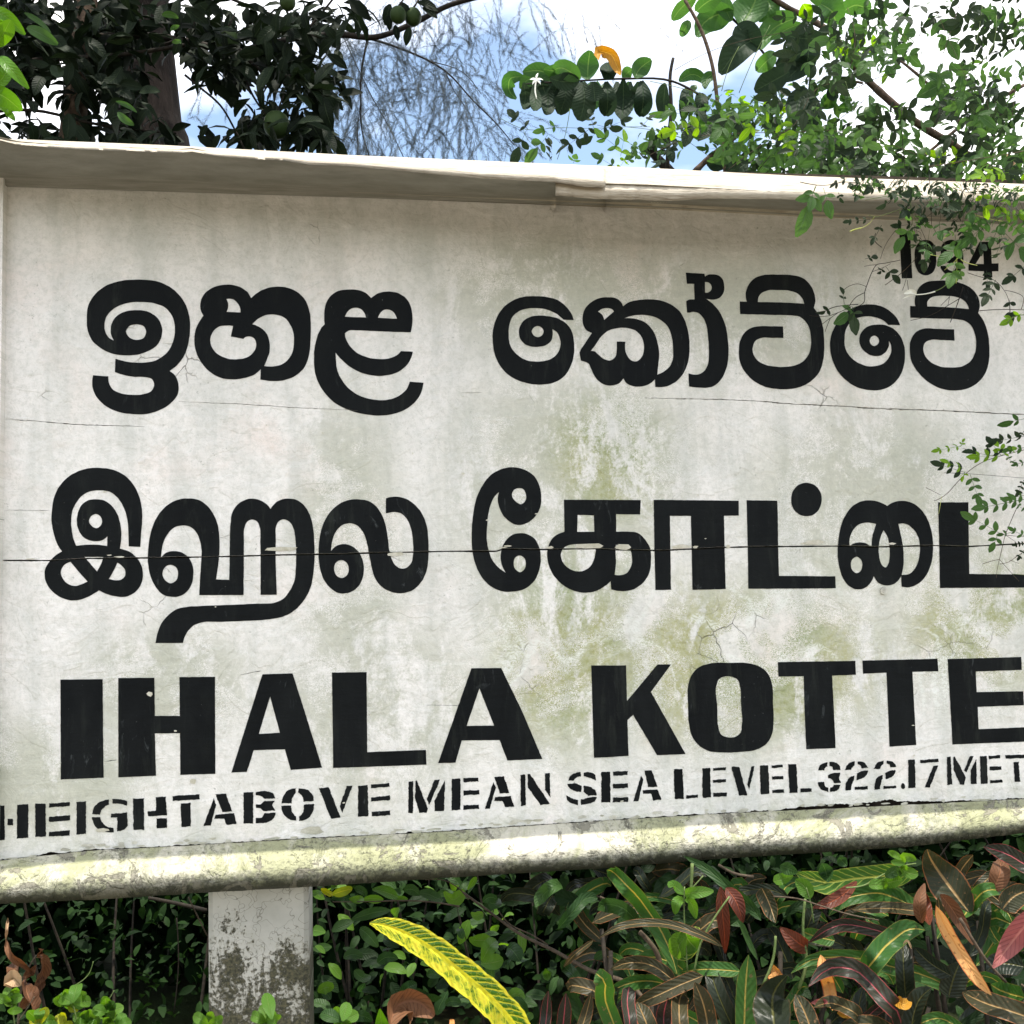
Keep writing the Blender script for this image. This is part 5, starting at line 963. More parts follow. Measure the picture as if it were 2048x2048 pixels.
for pts, w, m in (([(220, 735), (240, 790), (225, 870), (185, 930)], 50, 'W'), ([(205, 740), (225, 735), (240, 745)], 36, 'W'), ([(35, 660), (60, 740), (120, 790), (180, 850)], 30, 'W'), ([(60, 900), (85, 880), (115, 915)], 60, 'T'), ([(120, 890), (150, 930), (190, 950)], 24, 'T'), ([(150, 880), (170, 840), (200, 800)], 40, 'W'), ([(70, 790), (80, 860), (60, 940)], 50, 'W'), ([(240, 860), (220, 900), (190, 990)], 40, 'W'), ([(45, 540), (35, 600), (30, 680)], 12, 'T'), ([(120, 1040), (150, 1000), (190, 980)], 40, 'W'), ([(200, 1060), (160, 980), (150, 900)], 60, 'W')):
    px_leaf(dl, Z0, pts, w * 1.2, 1.74, m, 'lance', .9, wave=.25)
px_tube(dl, Z0, [(100, 1300), (110, 1000), (130, 880), (200, 745)], 8, 4, 1.78, M_TWIG, 'stalk')
# ------------------------------------------------------------------ the big trunk with a feathery crown behind the citrus
ft = thing('feathery_tree', at(300, 300, 8.0), 'tall tree with thick grey trunk and drooping feathery needle foliage behind the board', 'tree'); ft.location.z = 0
tb = at(300, 280, 8.0)
tp = [Vector((tb.x + 0.16, tb.y, -0.1)), Vector((tb.x + 0.1, tb.y, 1.6)), Vector((tb.x, tb.y, tb.z)), Vector((tb.x - 0.02, tb.y, 5.4)), Vector((tb.x - 0.15, tb.y, 9)), Vector((tb.x - 0.1, tb.y, 13))]
c = catmull(tp, 14, closed=False); v, f, u = tube(c, [lerp(0.36, 0.20, i / (len(c) - 1)) * (1 + .05 * noise.noise(p * 2)) for i, p in enumerate(c)], 20)
v = [p + (p - Vector((tb.x, tb.y, p.z))).normalized() * 0.025 * noise.noise(Vector((p.x * 9, p.y * 9, p.z * 2))) for p in v]
part('trunk', v, f, M_BARK, ft, u, True)
Y1 = (600, 0, 2.76)
NB = []                            # branches, traced; then hung with needle sprays
def fb(pts, r0, r1, d=7.0, view=Y1):
    px_tube(ft, view, pts, r0, r1, d, M_DTWIG, 'branch', 6, 4); NB.append(([at(view[0] + x / view[2], view[1] + y / view[2], d) for x, y in pts]))
fb([(-500, -60), (0, 130), (250, 180), (380, 212), (560, 270), (800, 390), (960, 560), (1100, 700), (1180, 800)], 10, 2.5, 6.6)
fb([(375, 212), (355, 300), (338, 410), (335, 560), (342, 720), (382, 860)], 7, 3.5, 6.5); fb([(245, 215), (330, 400), (400, 540), (480, 680), (570, 865)], 3, 2.5, 6.7)
fb([(560, 270), (700, 330), (900, 400), (1000, 520)], 4, 1.5, 6.7); fb([(800, 390), (850, 500), (930, 620), (970, 720)], 3, 1.5, 6.6); fb([(335, 560), (320, 700), (320, 860)], 3, 2, 6.5)
fb([(470, 95), (320, 180), (200, 260)], 2.5, 2, 6.6); fb([(450, -100), (700, -20), (900, -60), (1300, -80), (1700, -60)], 8, 3, 6.4); fb([(380, 600), (250, 760), (180, 860)], 2, 1.5, 6.6)
need = []
def spray(p0, d0, length, n):
    p = p0.copy(); d = d0.normalized(); st = length / 9; pts = [p.copy()]
    for k in range(9):
        d = (d + Vector((0, 0, -0.12)) + rvec(0.10)).normalized(); q = p + d * st
        pts.append(q); 
        for m in range(n * (2 + k // 2)):
            a = p.lerp(q, random.random()) + rvec(0.004); e = (d * random.uniform(.7, 1.2) + rvec(0.38)).normalized() * random.uniform(0.014, 0.042)
            need.append((a, e, 0.0006))
        need.append((p, q - p, 0.0006)); p = q
for br in NB:
    cc_ = catmull(br, 6, closed=False)
    for i in range(int(len(cc_) * 1.3)):
        p = random.choice(cc_) + rvec(0.02); spray(p, Vector((random.uniform(-1, 1), random.uniform(-.5, .5), random.uniform(-1.4, 0.3))), random.uniform(0.25, 0.75), 5)
dens = [(340, 480, 170, 170, 40), (330, 650, 200, 200, 40), (620, 600, 150, 200, 22), (480, 350, 200, 120, 34), (800, 300, 180, 110, 44), (900, 430, 200, 110, 44), (560, 120, 200, 90, 34), (700, 60, 200, 60, 30), (980, 100, 90, 110, 24), (1000, 250, 120, 90, 18), (1340, 150, 40, 120, 10), (1310, 30, 70, 40, 8), (1180, 130, 30, 60, 4), (1520, 170, 24, 60, 4), (1140, 300, 50, 90, 9), (960, 620, 200, 180, 24), (1130, 770, 130, 80, 14), (860, 760, 200, 80, 22), (250, 800, 90, 70, 10), (550, 780, 140, 70, 18), (380, 280, 140, 120, 26), (700, 700, 120, 120, 12), (1100, 90, 50, 50, 5), (1600, 250, 40, 40, 3), (-480, 400, 120, 200, 16), (-420, 150, 100, 100, 10), (1780, 230, 20, 20, 1), (1190, 340, 20, 30, 2)]
for x, y, rx, ry, n in dens:
    for i in range(int(n * 0.5)):
        p = at(600 + (x + random.gauss(0, .7) * rx) / 2.76, (y + random.gauss(0, .55) * ry) / 2.76 - 12, random.uniform(6.0, 7.6))
        spray(p, Vector((random.uniform(-.9, .9), random.uniform(-.5, .5), random.uniform(-1.2, 0.1))), random.uniform(0.15, 0.42), 4)
nv = np.empty((len(need) * 3, 3), np.float32)
for i, (a, e, w_) in enumerate(need):
    s = e.cross(a - CAM).normalized() * w_
    nv[i*3] = a - s; nv[i*3+1] = a + s; nv[i*3+2] = a + e
nv -= np.array(ft.location, np.float32)
m = bpy.data.meshes.new('needles'); m.vertices.add(len(nv)); m.vertices.foreach_set('co', nv.ravel()); m.loops.add(len(nv)); m.loops.foreach_set('vertex_index', np.arange(len(nv), dtype=np.int32))
m.polygons.add(len(need)); m.polygons.foreach_set('loop_start', np.arange(0, len(nv), 3, dtype=np.int32)); m.update()
link('needles', m, M_NEEDLE, ft, kind='stuff')

# ------------------------------------------------------------------ citrus tree, top left
ct = thing('citrus_tree', Vector((-1.9, 3.7, 0)), 'dark-leaved citrus tree with big green fruit in front of the thick trunk, top left', 'tree')
def ctube(pts, r0, r1, d, name='branch'): return px_tube(ct, (0, 0, 1), pts, r0, r1, d, M_BRANCH if name == 'trunk' else M_DTWIG, name, 8)
ctk = catmull([Vector((-1.9, 3.7, -0.1)), Vector((-1.88, 3.7, 1.0)), Vector((-1.75, 3.65, 2.0)), Vector((-1.5, 3.6, 3.2)), Vector((-1.4, 3.6, 4.4))], 6, closed=False)
v, f, u = tube(ctk, [lerp(.085, .03, i / (len(ctk) - 1)) for i in range(len(ctk))], 10); part('trunk', v, f, M_BRANCH, ct, u, True)
ctube([(-150, 40), (60, 90), (250, 70), (330, 75), (480, 100), (600, 75), (690, 70), (745, 75), (830, 45), (900, 10), (980, -10)], 8, 5, 3.6); ctube([(-150, 150), (80, 120), (240, 110), (370, 90)], 6, 4, 3.4)
ctube([(370, 150), (400, 175), (440, 210), (470, 260), (490, 300)], 2.5, 2, 3.5); ctube([(330, 90), (380, 60), (395, 0)], 4, 2, 3.5); ctube([(480, 100), (540, 150), (600, 150), (660, 140)], 4, 2, 3.5); ctube([(-100, 240), (60, 220), (200, 250), (330, 265)], 4, 2, 3.4)
ctube([(480, 100), (500, 180), (540, 240)], 3, 2, 3.5); ctube([(600, 75), (640, 30), (680, -20)], 3, 2, 3.6)
cb_ = [(60, 60, 85, 75, 150), (20, 160, 50, 60, 60), (120, 120, 90, 60, 90), (80, 265, 85, 25, 40), (210, 60, 70, 60, 80), (165, 180, 50, 45, 46), (250, 190, 40, 60, 44), (285, 60, 50, 50, 26), (345, 70, 30, 40, 16), (240, 130, 40, 70, 30), (250, 262, 70, 24, 46), (320, 270, 50, 16, 14), (420, 40, 60, 55, 60), (455, 105, 65, 50, 64), (540, 40, 60, 45, 50), (540, 110, 60, 40, 44), (460, 145, 45, 22, 22), (620, 55, 60, 50, 52), (610, 130, 45, 34, 34), (590, 170, 60, 40, 40), (650, 175, 34, 44, 30), (600, 245, 55, 40, 46), (530, 235, 40, 46, 36), (500, 265, 40, 30, 26), (640, 270, 34, 26, 22), (690, 25, 40, 25, 16), (400, 75, 30, 40, 20), (440, 165, 20, 20, 7), (410, 262, 16, 14, 4), (30, 15, 60, 30, 40), (180, 10, 70, 25, 36), (350, 10, 50, 20, 12)]
rest = []; k_ = 0
alll = []
for x, y, rx, ry, n in cb_:
    for i in range(int(n * 1.35)):
        px_, py_ = x + random.gauss(0, .52) * rx, y + random.gauss(0, .52) * ry
        p = at(px_, py_, random.uniform(3.2, 4.1)); hang = Vector((random.uniform(-1, 1), random.uniform(-.5, .5), random.uniform(-1.1, .25)))
        alll.append((p, hang, Vector((random.uniform(-.6, .6), -0.6, 0.8)) + rvec(.4), random.uniform(.06, .105)))
alll.sort(key=lambda q: q[0].y)
for i, (p, d, nr, l_) in enumerate(alll):
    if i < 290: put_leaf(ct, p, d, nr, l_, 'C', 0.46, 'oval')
    else: rest.append((p, d, nr, l_))
# unseen canopy above the frame, added to keep sky light off the undergrowth
for i in range(5200):
    y = random.uniform(2.75, 6.2); p = Vector((random.uniform(-4.2, 1.0), y, 1.6 + y * .63 + .15 + random.random() ** 1.5 * 2.2)); rest.append((p, rvec(1) + Vector((0, 0, -.5)), Vector((0, -.3, 1)) + rvec(.4), random.uniform(.09, .15)))
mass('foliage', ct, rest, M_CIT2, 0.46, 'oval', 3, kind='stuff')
for pts, w, m_ in (([(150, 150), (230, 190), (320, 245)], 74, 'J'), ([(135, 70), (200, 110), (280, 180)], 34, 'J'), ([(895, 85), (935, 78), (985, 100)], 40, 'J'), ([(640, 560), (700, 580), (755, 620)], 30, 'J'), ([(650, 620), (690, 660), (740, 690)], 46, 'J'), ([(290, 360), (320, 400), (350, 385)], 70, 'j'), ([(940, 165), (960, 150), (990, 140)], 30, 'J'), ([(950, 235), (975, 228), (1000, 240)], 28, 'J')):
    px_leaf(ct, (0, 0, 2.76), pts, w, 3.15, m_, 'oval', .25, ns=8)
def fruit(px, py, r, d):
    c_ = at(px, py, d); R_ = r * d / F; vs_, fs_, us_ = [], [], []
    for i in range(13):
        th = math.pi * i / 12
        for k in range(18):
            ph = 2 * math.pi * k / 18; rr = R_ * (1 + .10 * max(0, math.cos(th)) ** 3) * (1 + .015 * math.sin(5 * ph)); vs_.append(c_ + Vector((rr * math.sin(th) * math.cos(ph), rr * math.sin(th) * math.sin(ph), R_ * 1.08 * math.cos(th) + (0.12 * R_ if i == 0 else 0)))); us_.append((k / 18, i / 12))
    for i in range(12):
        for k in range(18): fs_.append((i*18 + k, (i+1)*18 + k, (i+1)*18 + (k+1) % 18, i*18 + (k+1) % 18))
    o = part('fruit', vs_, fs_, M_FRUIT, ct, us_, True)
    v, f, u = tube([c_ + Vector((0, 0, R_)), c_ + Vector((.01, 0, R_ * 1.5)), c_ + Vector((.02, .02, R_ * 2.6))], [.004, .003, .003], 5)
    part('stalk', v, f, M_DTWIG, ct, u, True)
fruit(455, 82, 26, 3.35); fruit(553, 250, 27, 3.3); fruit(796, 30, 17, 3.4); fruit(826, 34, 18, 3.45); fruit(575, 4, 17, 3.4)
for x, y, l_, dx, dz in ((780, 8, .07, -.3, -1), (800, 4, .07, .5, -.8), (835, 5, .075, 1, -.2), (820, 55, .06, -.2, -.6), (790, 50, .05, .2, -1), (845, 15, .06, 1, -.5), (778, 30, .05, 0, -1)): put_leaf(ct, at(x, y, 3.42), Vector((dx, 0, dz)), Vector((.1, -1, .2)), l_, 'C', .5)
for a, b in (((455, 275), (470, 245)), ((415, 250), (405, 262)), ((440, 270), (430, 285)), ((700, 10), (720, 25)), ((705, 20), (715, 45)), ((460, 195), (470, 208))): put_leaf(ct, at(*a, 3.4), at(*b, 3.4) - at(*a, 3.4), Vector((.1, -1, .2)), .05, 'C', .5)
nl = thing('near_twig', at(-60, 120, 1.7), 'twig of glossy sunlit bright green leaves poking in at the top left edge', 'twig')
Y0 = (0, 0, 2.76)
for pts, w in (([(-60, 60), (30, 90), (138, 192)], 84), ([(60, 110), (30, 170), (-20, 260)], 95), ([(0, 310), (60, 380), (158, 490)], 74), ([(-30, 470), (20, 420), (50, 345)], 92), ([(-60, 500), (30, 540), (118, 612)], 118), ([(10, 600), (50, 630), (82, 668)], 44), ([(10, 110), (0, 150), (-60, 200)], 70), ([(-20, 590), (10, 600), (30, 610)], 20)):
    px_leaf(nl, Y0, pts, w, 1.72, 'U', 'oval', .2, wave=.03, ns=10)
px_tube(nl, Y0, [(-200, 700), (-60, 480), (-40, 200), (-60, -100)], 6, 4, 1.76, M_GSTEM)

# ------------------------------------------------------------------ broad-leaved tree, top right
Y2 = (1300, 0, 2.583)
gt = thing('broad_leaved_tree', Vector((1.75, 3.0, 0)), 'broad-leaved tree with smooth brown branches and large drooping leaves above the right of the board', 'tree')
def gtube(pts, r0, r1, d, name='branch', view=Y2, mat=None): return px_tube(gt, view, pts, r0, r1, d, mat or M_BRANCH, name, 8)
gtube([(560, -60), (720, 45), (810, 90), (930, 165), (1050, 340), (1160, 450), (1290, 565), (1400, 650), (1560, 745), (1680, 830), (1790, 900), (1900, 1100)], 15, 27, [2.5, 2.55, 2.6, 2.6, 2.65, 2.7, 2.7, 2.75, 2.8, 2.85, 2.9, 2.95])
v, f, u = tube(catmull([Vector((1.75, 3.0, -.1)), Vector((1.72, 3.0, 1.0)), at(2040, 420, 2.95)], 6, closed=False), [.07, .07, .068, .065, .062, .06, .058, .056, .054, .052, .05, .05, .04], 10); part('trunk', v, f, M_BRANCH, gt, u, True)
gtube([(180, 0), (270, 170), (320, 330), (350, 540), (375, 740), (390, 900)], 9, 12, 2.45); gtube([(120, 300), (105, 380), (110, 560), (95, 740), (90, 880)], 8, 12, 2.4, mat=M_DTWIG); gtube([(0, 760), (40, 820), (90, 870), (120, 900)], 24, 26, 2.5, mat=M_DTWIG)
gtube([(230, 890), (300, 820), (380, 755), (470, 675), (490, 600)], 18, 8, 2.45); gtube([(1380, 835), (1520, 720), (1620, 640), (1760, 540), (1950, 430)], 9, 10, 2.6); gtube([(1290, 310), (1410, 410), (1520, 520), (1600, 640)], 7, 10, 2.65)
gtube([(340, 0), (400, 70), (470, 140), (560, 240), (620, 320)], 8, 6, 2.55, mat=M_DTWIG); gtube([(900, 420), (1050, 420), (1100, 430)], 5, 7, 2.65)
gtube([(1840, 800), (1870, 850), (1890, 895)], 18, 18, 2.7, 'broken_stub', mat=mat_plain('pale_broken_wood', (0.45, 0.28, 0.15), (0.58, 0.38, 0.22), 40))
for m_, pts, w in (('Q', [(115, 105), (165, 40), (240, -20)], 80), ('Q', [(430, 60), (340, 80), (240, 190)], 150), ('Q', [(240, 60), (300, 10), (380, -30)], 90), ('Q', [(470, 130), (520, 50), (560, -40)], 190), ('Q', [(420, 110), (380, 30), (300, -30)], 90),
        ('q', [(560, 200), (450, 260), (362, 382)], 150), ('q', [(450, 130), (500, 190), (560, 260)], 150), ('Q', [(760, 90), (660, 130), (575, 255)], 130), ('Q', [(780, 120), (710, 150), (620, 205)], 62), ('q', [(880, 230), (770, 280), (650, 340)], 150), ('q', [(860, 300), (790, 340), (700, 420)], 100),
        ('Q', [(650, 280), (600, 320), (552, 370)], 90), ('q', [(720, 370), (630, 420), (540, 470)], 130), ('Q', [(150, 420), (210, 385), (295, 435)], 66), ('q', [(80, 430), (70, 520), (75, 622)], 78), ('q', [(190, 455), (185, 530), (170, 618)], 74), ('q', [(265, 480), (262, 550), (255, 615)], 76), ('Q', [(200, 105), (185, 140), (155, 185)], 56),
        ('L', [(790, 20), (810, 60), (830, 110)], 90), ('Q', [(880, 20), (940, 60), (960, 130)], 130), ('Q', [(820, -20), (900, -10), (1000, 10)], 90), ('Q', [(885, 560), (930, 520), (970, 470)], 90), ('Q', [(980, 520), (1000, 510), (1045, 520)], 60), ('Q', [(970, 560), (1000, 555), (1040, 570)], 56), ('q', [(850, 500), (830, 600), (835, 700)], 110), ('q', [(800, 450), (760, 540), (770, 640)], 120), ('q', [(930, 440), (950, 480), (975, 500)], 80),
        ('Q', [(330, 380), (300, 400), (285, 460)], 60), ('q', [(700, 180), (800, 200), (900, 190)], 120), ('Q', [(600, 0), (620, 40), (560, 110)], 110), ('Q', [(1000, 60), (1060, 30), (1130, 60)], 110), ('q', [(950, 230), (1000, 280), (1000, 350)], 110), ('q', [(380, 870), (340, 830), (330, 780)], 100), ('Q', [(200, 700), (270, 650), (350, 640)], 120), ('q', [(500, 840), (450, 870), (390, 880)], 100), ('Q', [(680, 840), (620, 820), (560, 870)], 100)):
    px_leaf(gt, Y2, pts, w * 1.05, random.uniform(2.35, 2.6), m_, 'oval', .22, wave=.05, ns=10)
# the leafy spray hanging left over the sky (zoom frame: origin 600,0 scale 2.76)
gtube([(1230, 465), (1380, 455), (1560, 445), (1780, 435), (2060, 450), (2200, 520)], 4, 7, 2.35, view=Y1, mat=M_DTWIG)
for m_, pts, w in (('Q', [(1235, 425), (1165, 430), (1150, 480), (1195, 545)], 70), ('q', [(1235, 455), (1245, 520), (1228, 592)], 60), ('q', [(1290, 470), (1300, 540), (1290, 610)], 56), ('q', [(1365, 465), (1370, 550), (1352, 632)], 72), ('q', [(1340, 460), (1330, 510), (1310, 560)], 60), ('q', [(1470, 460), (1460, 550), (1430, 632)], 84), ('q', [(1560, 455), (1570, 560), (1545, 668)], 112), ('q', [(1520, 455), (1525, 520), (1530, 580)], 90),
        ('q', [(1690, 450), (1700, 550), (1690, 642)], 84), ('q', [(1620, 450), (1625, 510), (1630, 560)], 90), ('q', [(1785, 440), (1785, 550), (1775, 658)], 92), ('q', [(1885, 445), (1895, 550), (1885, 645)], 86), ('Q', [(1440, 450), (1320, 390), (1230, 400)], 80), ('Q', [(1500, 440), (1440, 400), (1345, 385)], 90), ('Q', [(1545, 440), (1480, 390), (1400, 390)], 90),
        ('Q', [(1590, 440), (1590, 360), (1600, 278)], 112), ('q', [(1680, 435), (1700, 400), (1695, 345)], 80), ('Q', [(1780, 430), (1810, 400), (1835, 385)], 60), ('Q', [(1850, 430), (1885, 370), (1940, 330)], 90), ('q', [(1430, 440), (1420, 470), (1400, 520)], 110), ('q', [(1330, 450), (1360, 430), (1440, 440)], 80), ('q', [(1380, 430), (1450, 450), (1540, 440)], 80), ('Q', [(1300, 440), (1260, 440), (1215, 490)], 70)):
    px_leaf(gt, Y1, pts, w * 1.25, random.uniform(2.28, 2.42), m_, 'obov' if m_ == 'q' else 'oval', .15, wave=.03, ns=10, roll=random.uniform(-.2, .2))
for i in range(20):
    x = random.uniform(1240, 1900); l_ = random.uniform(70, 170); dx = random.uniform(-45, 45)
    px_leaf(gt, Y1, [(x, 450), (x + dx * .3, 450 + l_ * .5), (x + dx, 450 + l_)], random.uniform(60, 95), random.uniform(2.36, 2.5), random.choice('qqqQ'), 'obov', .15, wave=.05, ns=9)
px_leaf(gt, Y1, [(1650, 335), (1672, 285), (1715, 300), (1750, 365), (1770, 418)], 66, 2.26, 'N', 'strap', .5, wave=.12, roll=.1)

# ------------------------------------------------------------------ jasmine vine scrambling through the tree and over the board
jv = thing('jasmine_vine', B(1.5, -1.6, -0.3), 'jasmine vine tangled over the top right corner of the board, with pale buds', 'vine')
def line(pts, r=1.6, d=2.0, mat=M_GSTEM, view=Y2, name='stem', own=jv): return px_tube(own, view, pts, r, r * .8, d, mat, name, 4, 4)
for pts, r in (([(0, 420), (140, 450), (300, 500), (480, 600), (640, 640)], 2), ([(0, 800), (200, 715), (420, 690), (700, 685), (1000, 680), (1200, 730), (1380, 800)], 2.5), ([(400, 880), (560, 760), (750, 640), (860, 460), (1000, 420)], 2), ([(840, 790), (950, 640), (1080, 540), (1250, 370), (1400, 170), (1540, 10)], 2.2), ([(130, 360), (300, 270), (480, 210), (760, 160)], 2),
        ([(370, 470), (410, 340), (460, 240)], 2), ([(460, 480), (540, 290), (620, 130)], 2), ([(1360, -10), (1390, 150), (1405, 340), (1400, 420)], 2.2), ([(1600, 20), (1540, 200), (1480, 400), (1440, 560)], 2.0), ([(1720, 0), (1690, 200), (1650, 330)], 2), ([(1790, 80), (1760, 260), (1700, 330)], 2), ([(1230, 290), (1190, 180), (1120, 80)], 2), ([(1880, 200), (1890, 400), (1870, 600)], 2), ([(1440, 860), (1700, 820), (1932, 780)], 3), ([(1300, 560), (1310, 800), (1350, 1060)], 2.2),
        ([(960, 480), (1050, 460), (1180, 400), (1400, 370), (1700, 360)], 2.5), ([(1400, 540), (1600, 580), (1932, 590)], 2.5), ([(1100, 770), (1140, 900), (1020, 1000)], 2), ([(1060, 850), (1000, 900), (840, 930)], 2), ([(1500, 560), (1480, 700), (1620, 860)], 2), ([(1932, 170), (1700, 330), (1520, 560), (1400, 740)], 2.2), ([(1650, 330), (1740, 520), (1780, 900)], 2.4), ([(1200, 100), (1350, 220), (1500, 380)], 1.6), ([(1480, 60), (1560, 240), (1640, 420)], 1.6), ([(1800, 20), (1640, 160), (1480, 300)], 1.6), ([(1020, 40), (1060, 200), (1040, 330)], 2), ([(1010, 420), (1050, 560), (1080, 700)], 1.5), ([(560, 880), (700, 740), (820, 700)], 2), ([(1480, 720), (1580, 700), (1690, 640), (1932, 560)], 3)):
    line(pts, r, random.uniform(1.98, 2.35), random.choice([M_GSTEM, M_DTWIG, M_TWIG]))
# pinnate leaves: density patches (zoom frame Y2), brighter low down where the vine is thick
pat = [(80, 700, 100, 80, 9, 'JJq'), (300, 560, 120, 90, 12, 'JLJj'), (430, 700, 120, 90, 16, 'JJjj'), (600, 560, 110, 70, 16, 'JJL'), (700, 640, 130, 90, 16, 'JJj'), (600, 800, 150, 70, 14, 'JjJ'), (900, 700, 130, 80, 18, 'JJj'), (1000, 790, 160, 70, 20, 'JJj'), (900, 860, 160, 50, 14, 'JJj'), (1150, 780, 130, 70, 12, 'Jjj'), (870, 180, 120, 120, 14, 'jjJ'), (1000, 260, 120, 100, 14, 'jJJ'), (1200, 230, 140, 60, 12, 'JLJ'), (1160, 130, 130, 80, 10, 'jJ'), (1260, 160, 100, 60, 6, 'jJ'),
       (1480, 60, 160, 60, 10, 'Jj'), (1700, 130, 120, 90, 9, 'jj'), (1880, 80, 80, 90, 12, 'Jj'), (1880, 220, 60, 60, 5, 'j'), (1640, 340, 90, 40, 7, 'JJ'), (1720, 430, 80, 110, 14, 'JJj'), (1690, 600, 110, 90, 14, 'JJj'), (1860, 560, 70, 130, 12, 'Jj'), (1820, 700, 120, 90, 18, 'Jjj'), (1500, 840, 180, 70, 16, 'Jjj'), (1780, 870, 180, 70, 20, 'JLj'), (1150, 560, 70, 50, 5, 'Jj'), (1300, 560, 70, 40, 4, 'j'), (1420, 380, 60, 40, 4, 'J'), (1600, 500, 60, 50, 5, 'j'), (1250, 660, 90, 60, 6, 'Jj'), (1320, 850, 120, 60, 10, 'jj'), (820, 470, 100, 60, 10, 'Jj'), (1000, 470, 60, 60, 4, 'J')]
for x, y, rx, ry, n, ms in pat:
    for i in range(int(n * 0.85)):
        a = (x + random.gauss(0, .6) * rx, min(y + random.gauss(0, .6) * ry, 905)); an = random.uniform(-.3, 3.4); l_ = random.uniform(120, 215)
        compound(jv, a, (a[0] + math.cos(an) * l_, a[1] + math.sin(an) * l_ * .8), random.uniform(2.0, 2.5), random.choice(ms), random.choice((2, 3, 3)), random.uniform(.6, .85), Y2, w=random.uniform(.42, .6))
items = []
for x, y, rx, ry, n, ms in pat:                 # deeper small leaves that close the mass
    if y < 480: n = n * .3
    for i in range(int(n * 2.6)):
        p = at(1300 + (x + random.gauss(0, .6) * rx) / 2.583, min(y + random.gauss(0, .6) * ry, 900) / 2.583, random.uniform(2.3, 2.9)); items.append((p, Vector((random.uniform(-1, 1), random.uniform(-.5, .5), random.uniform(-.9, .4))), Vector((0, -.6, .8)) + rvec(.4), random.uniform(.02, .042)))
shade_crown = []  # out-of-view leaf canopy, added to block sky light over the undergrowth
for i in range(5200):
    y = random.uniform(2.75, 6.2); shade_crown.append((Vector((random.uniform(0.6, 4.6), y, 1.6 + y * .63 + .15 + random.random() ** 1.5 * 2.2)), rvec(1) + Vector((0, 0, -.5)), Vector((0, -.3, 1)) + rvec(.4), random.uniform(.09, .15)))
mass('foliage', gt, shade_crown, M_CIT2, .5, 'oval', 3, kind='stuff')
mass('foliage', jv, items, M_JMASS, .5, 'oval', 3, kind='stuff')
# left tips against the sky (zoom frame Y1)
line([(1110, 655), (1250, 715), (1420, 705), (1620, 708), (1800, 700), (1932, 700)], 2, 2.2, M_GSTEM, Y1); line([(1490, 600), (1465, 740), (1420, 880)], 2, 2.2, M_GSTEM, Y1); line([(1800, 700), (2100, 760), (2300, 900)], 2, 2.2, M_GSTEM, Y1); line([(1330, 830), (1250, 760), (1230, 700)], 1.5, 2.2, M_GSTEM, Y1)
for a, b, m_, n in (((1260, 715), (1180, 635), 'j', 2), ((1250, 720), (1200, 830), 'j', 1), ((1420, 690), (1330, 720), 'J', 2), ((1370, 740), (1300, 835), 'J', 1), ((1620, 705), (1600, 620), 'j', 3), ((1600, 710), (1460, 815), 'j', 3), ((1700, 700), (1790, 665), 'j', 2), ((1690, 700), (1600, 760), 'j', 1), ((1380, 890), (1380, 785), 'j', 3), ((1760, 820), (1670, 750), 'J', 2), ((1770, 860), (1790, 760), 'L', 2), ((1800, 900), (1900, 820), 'J', 3), ((1740, 920), (1650, 870), 'J', 2), ((1880, 880), (1932, 800), 'j', 3), ((1510, 900), (1515, 875), 'J', 1), ((1880, 700), (1932, 650), 'j', 2), ((1800, 870), (1760, 930), 'L', 2), ((1830, 870), (1850, 800), 'J', 3), ((1640, 690), (1720, 710), 'j', 1)):
    compound(jv, a, b, 2.15, m_, n, .8, Y1, w=.55)
def flower(c_, tubepts, d, view, tilt=0.0, r=26):
    px_tube(jv, view, tubepts, 5, 3.5, d, M_PETAL if tilt >= 0 else M_BUD, 'flower_tube', 5); x0, y0, k = view; P0 = at(x0 + c_[0] / k, y0 + c_[1] / k, d)
    vs_, fs_, us_ = [], [], []
    for i in range(5):
        a = i * 6.283 / 5 + tilt; dr = Vector((math.cos(a), -.25, math.sin(a) * .6)); q = orient(dr, Vector((0, -.8, .6)) + rvec(.2)).to_matrix(); v, f, u = unit_leaf('p', .42, 'lance', .9, .2, 5)
        b_ = len(vs_); vs_ += [P0 + q @ (Vector(p) * (r * 2.1 / k * d / F)) for p in v]; fs_ += [tuple(j + b_ for j in f_) for f_ in f]; us_ += u
    part('flower', vs_, fs_, M_PETAL, jv, us_, True)
flower((1305, 438), [(1305, 440), (1298, 500), (1306, 545)], 2.1, Y1, .3, 19)
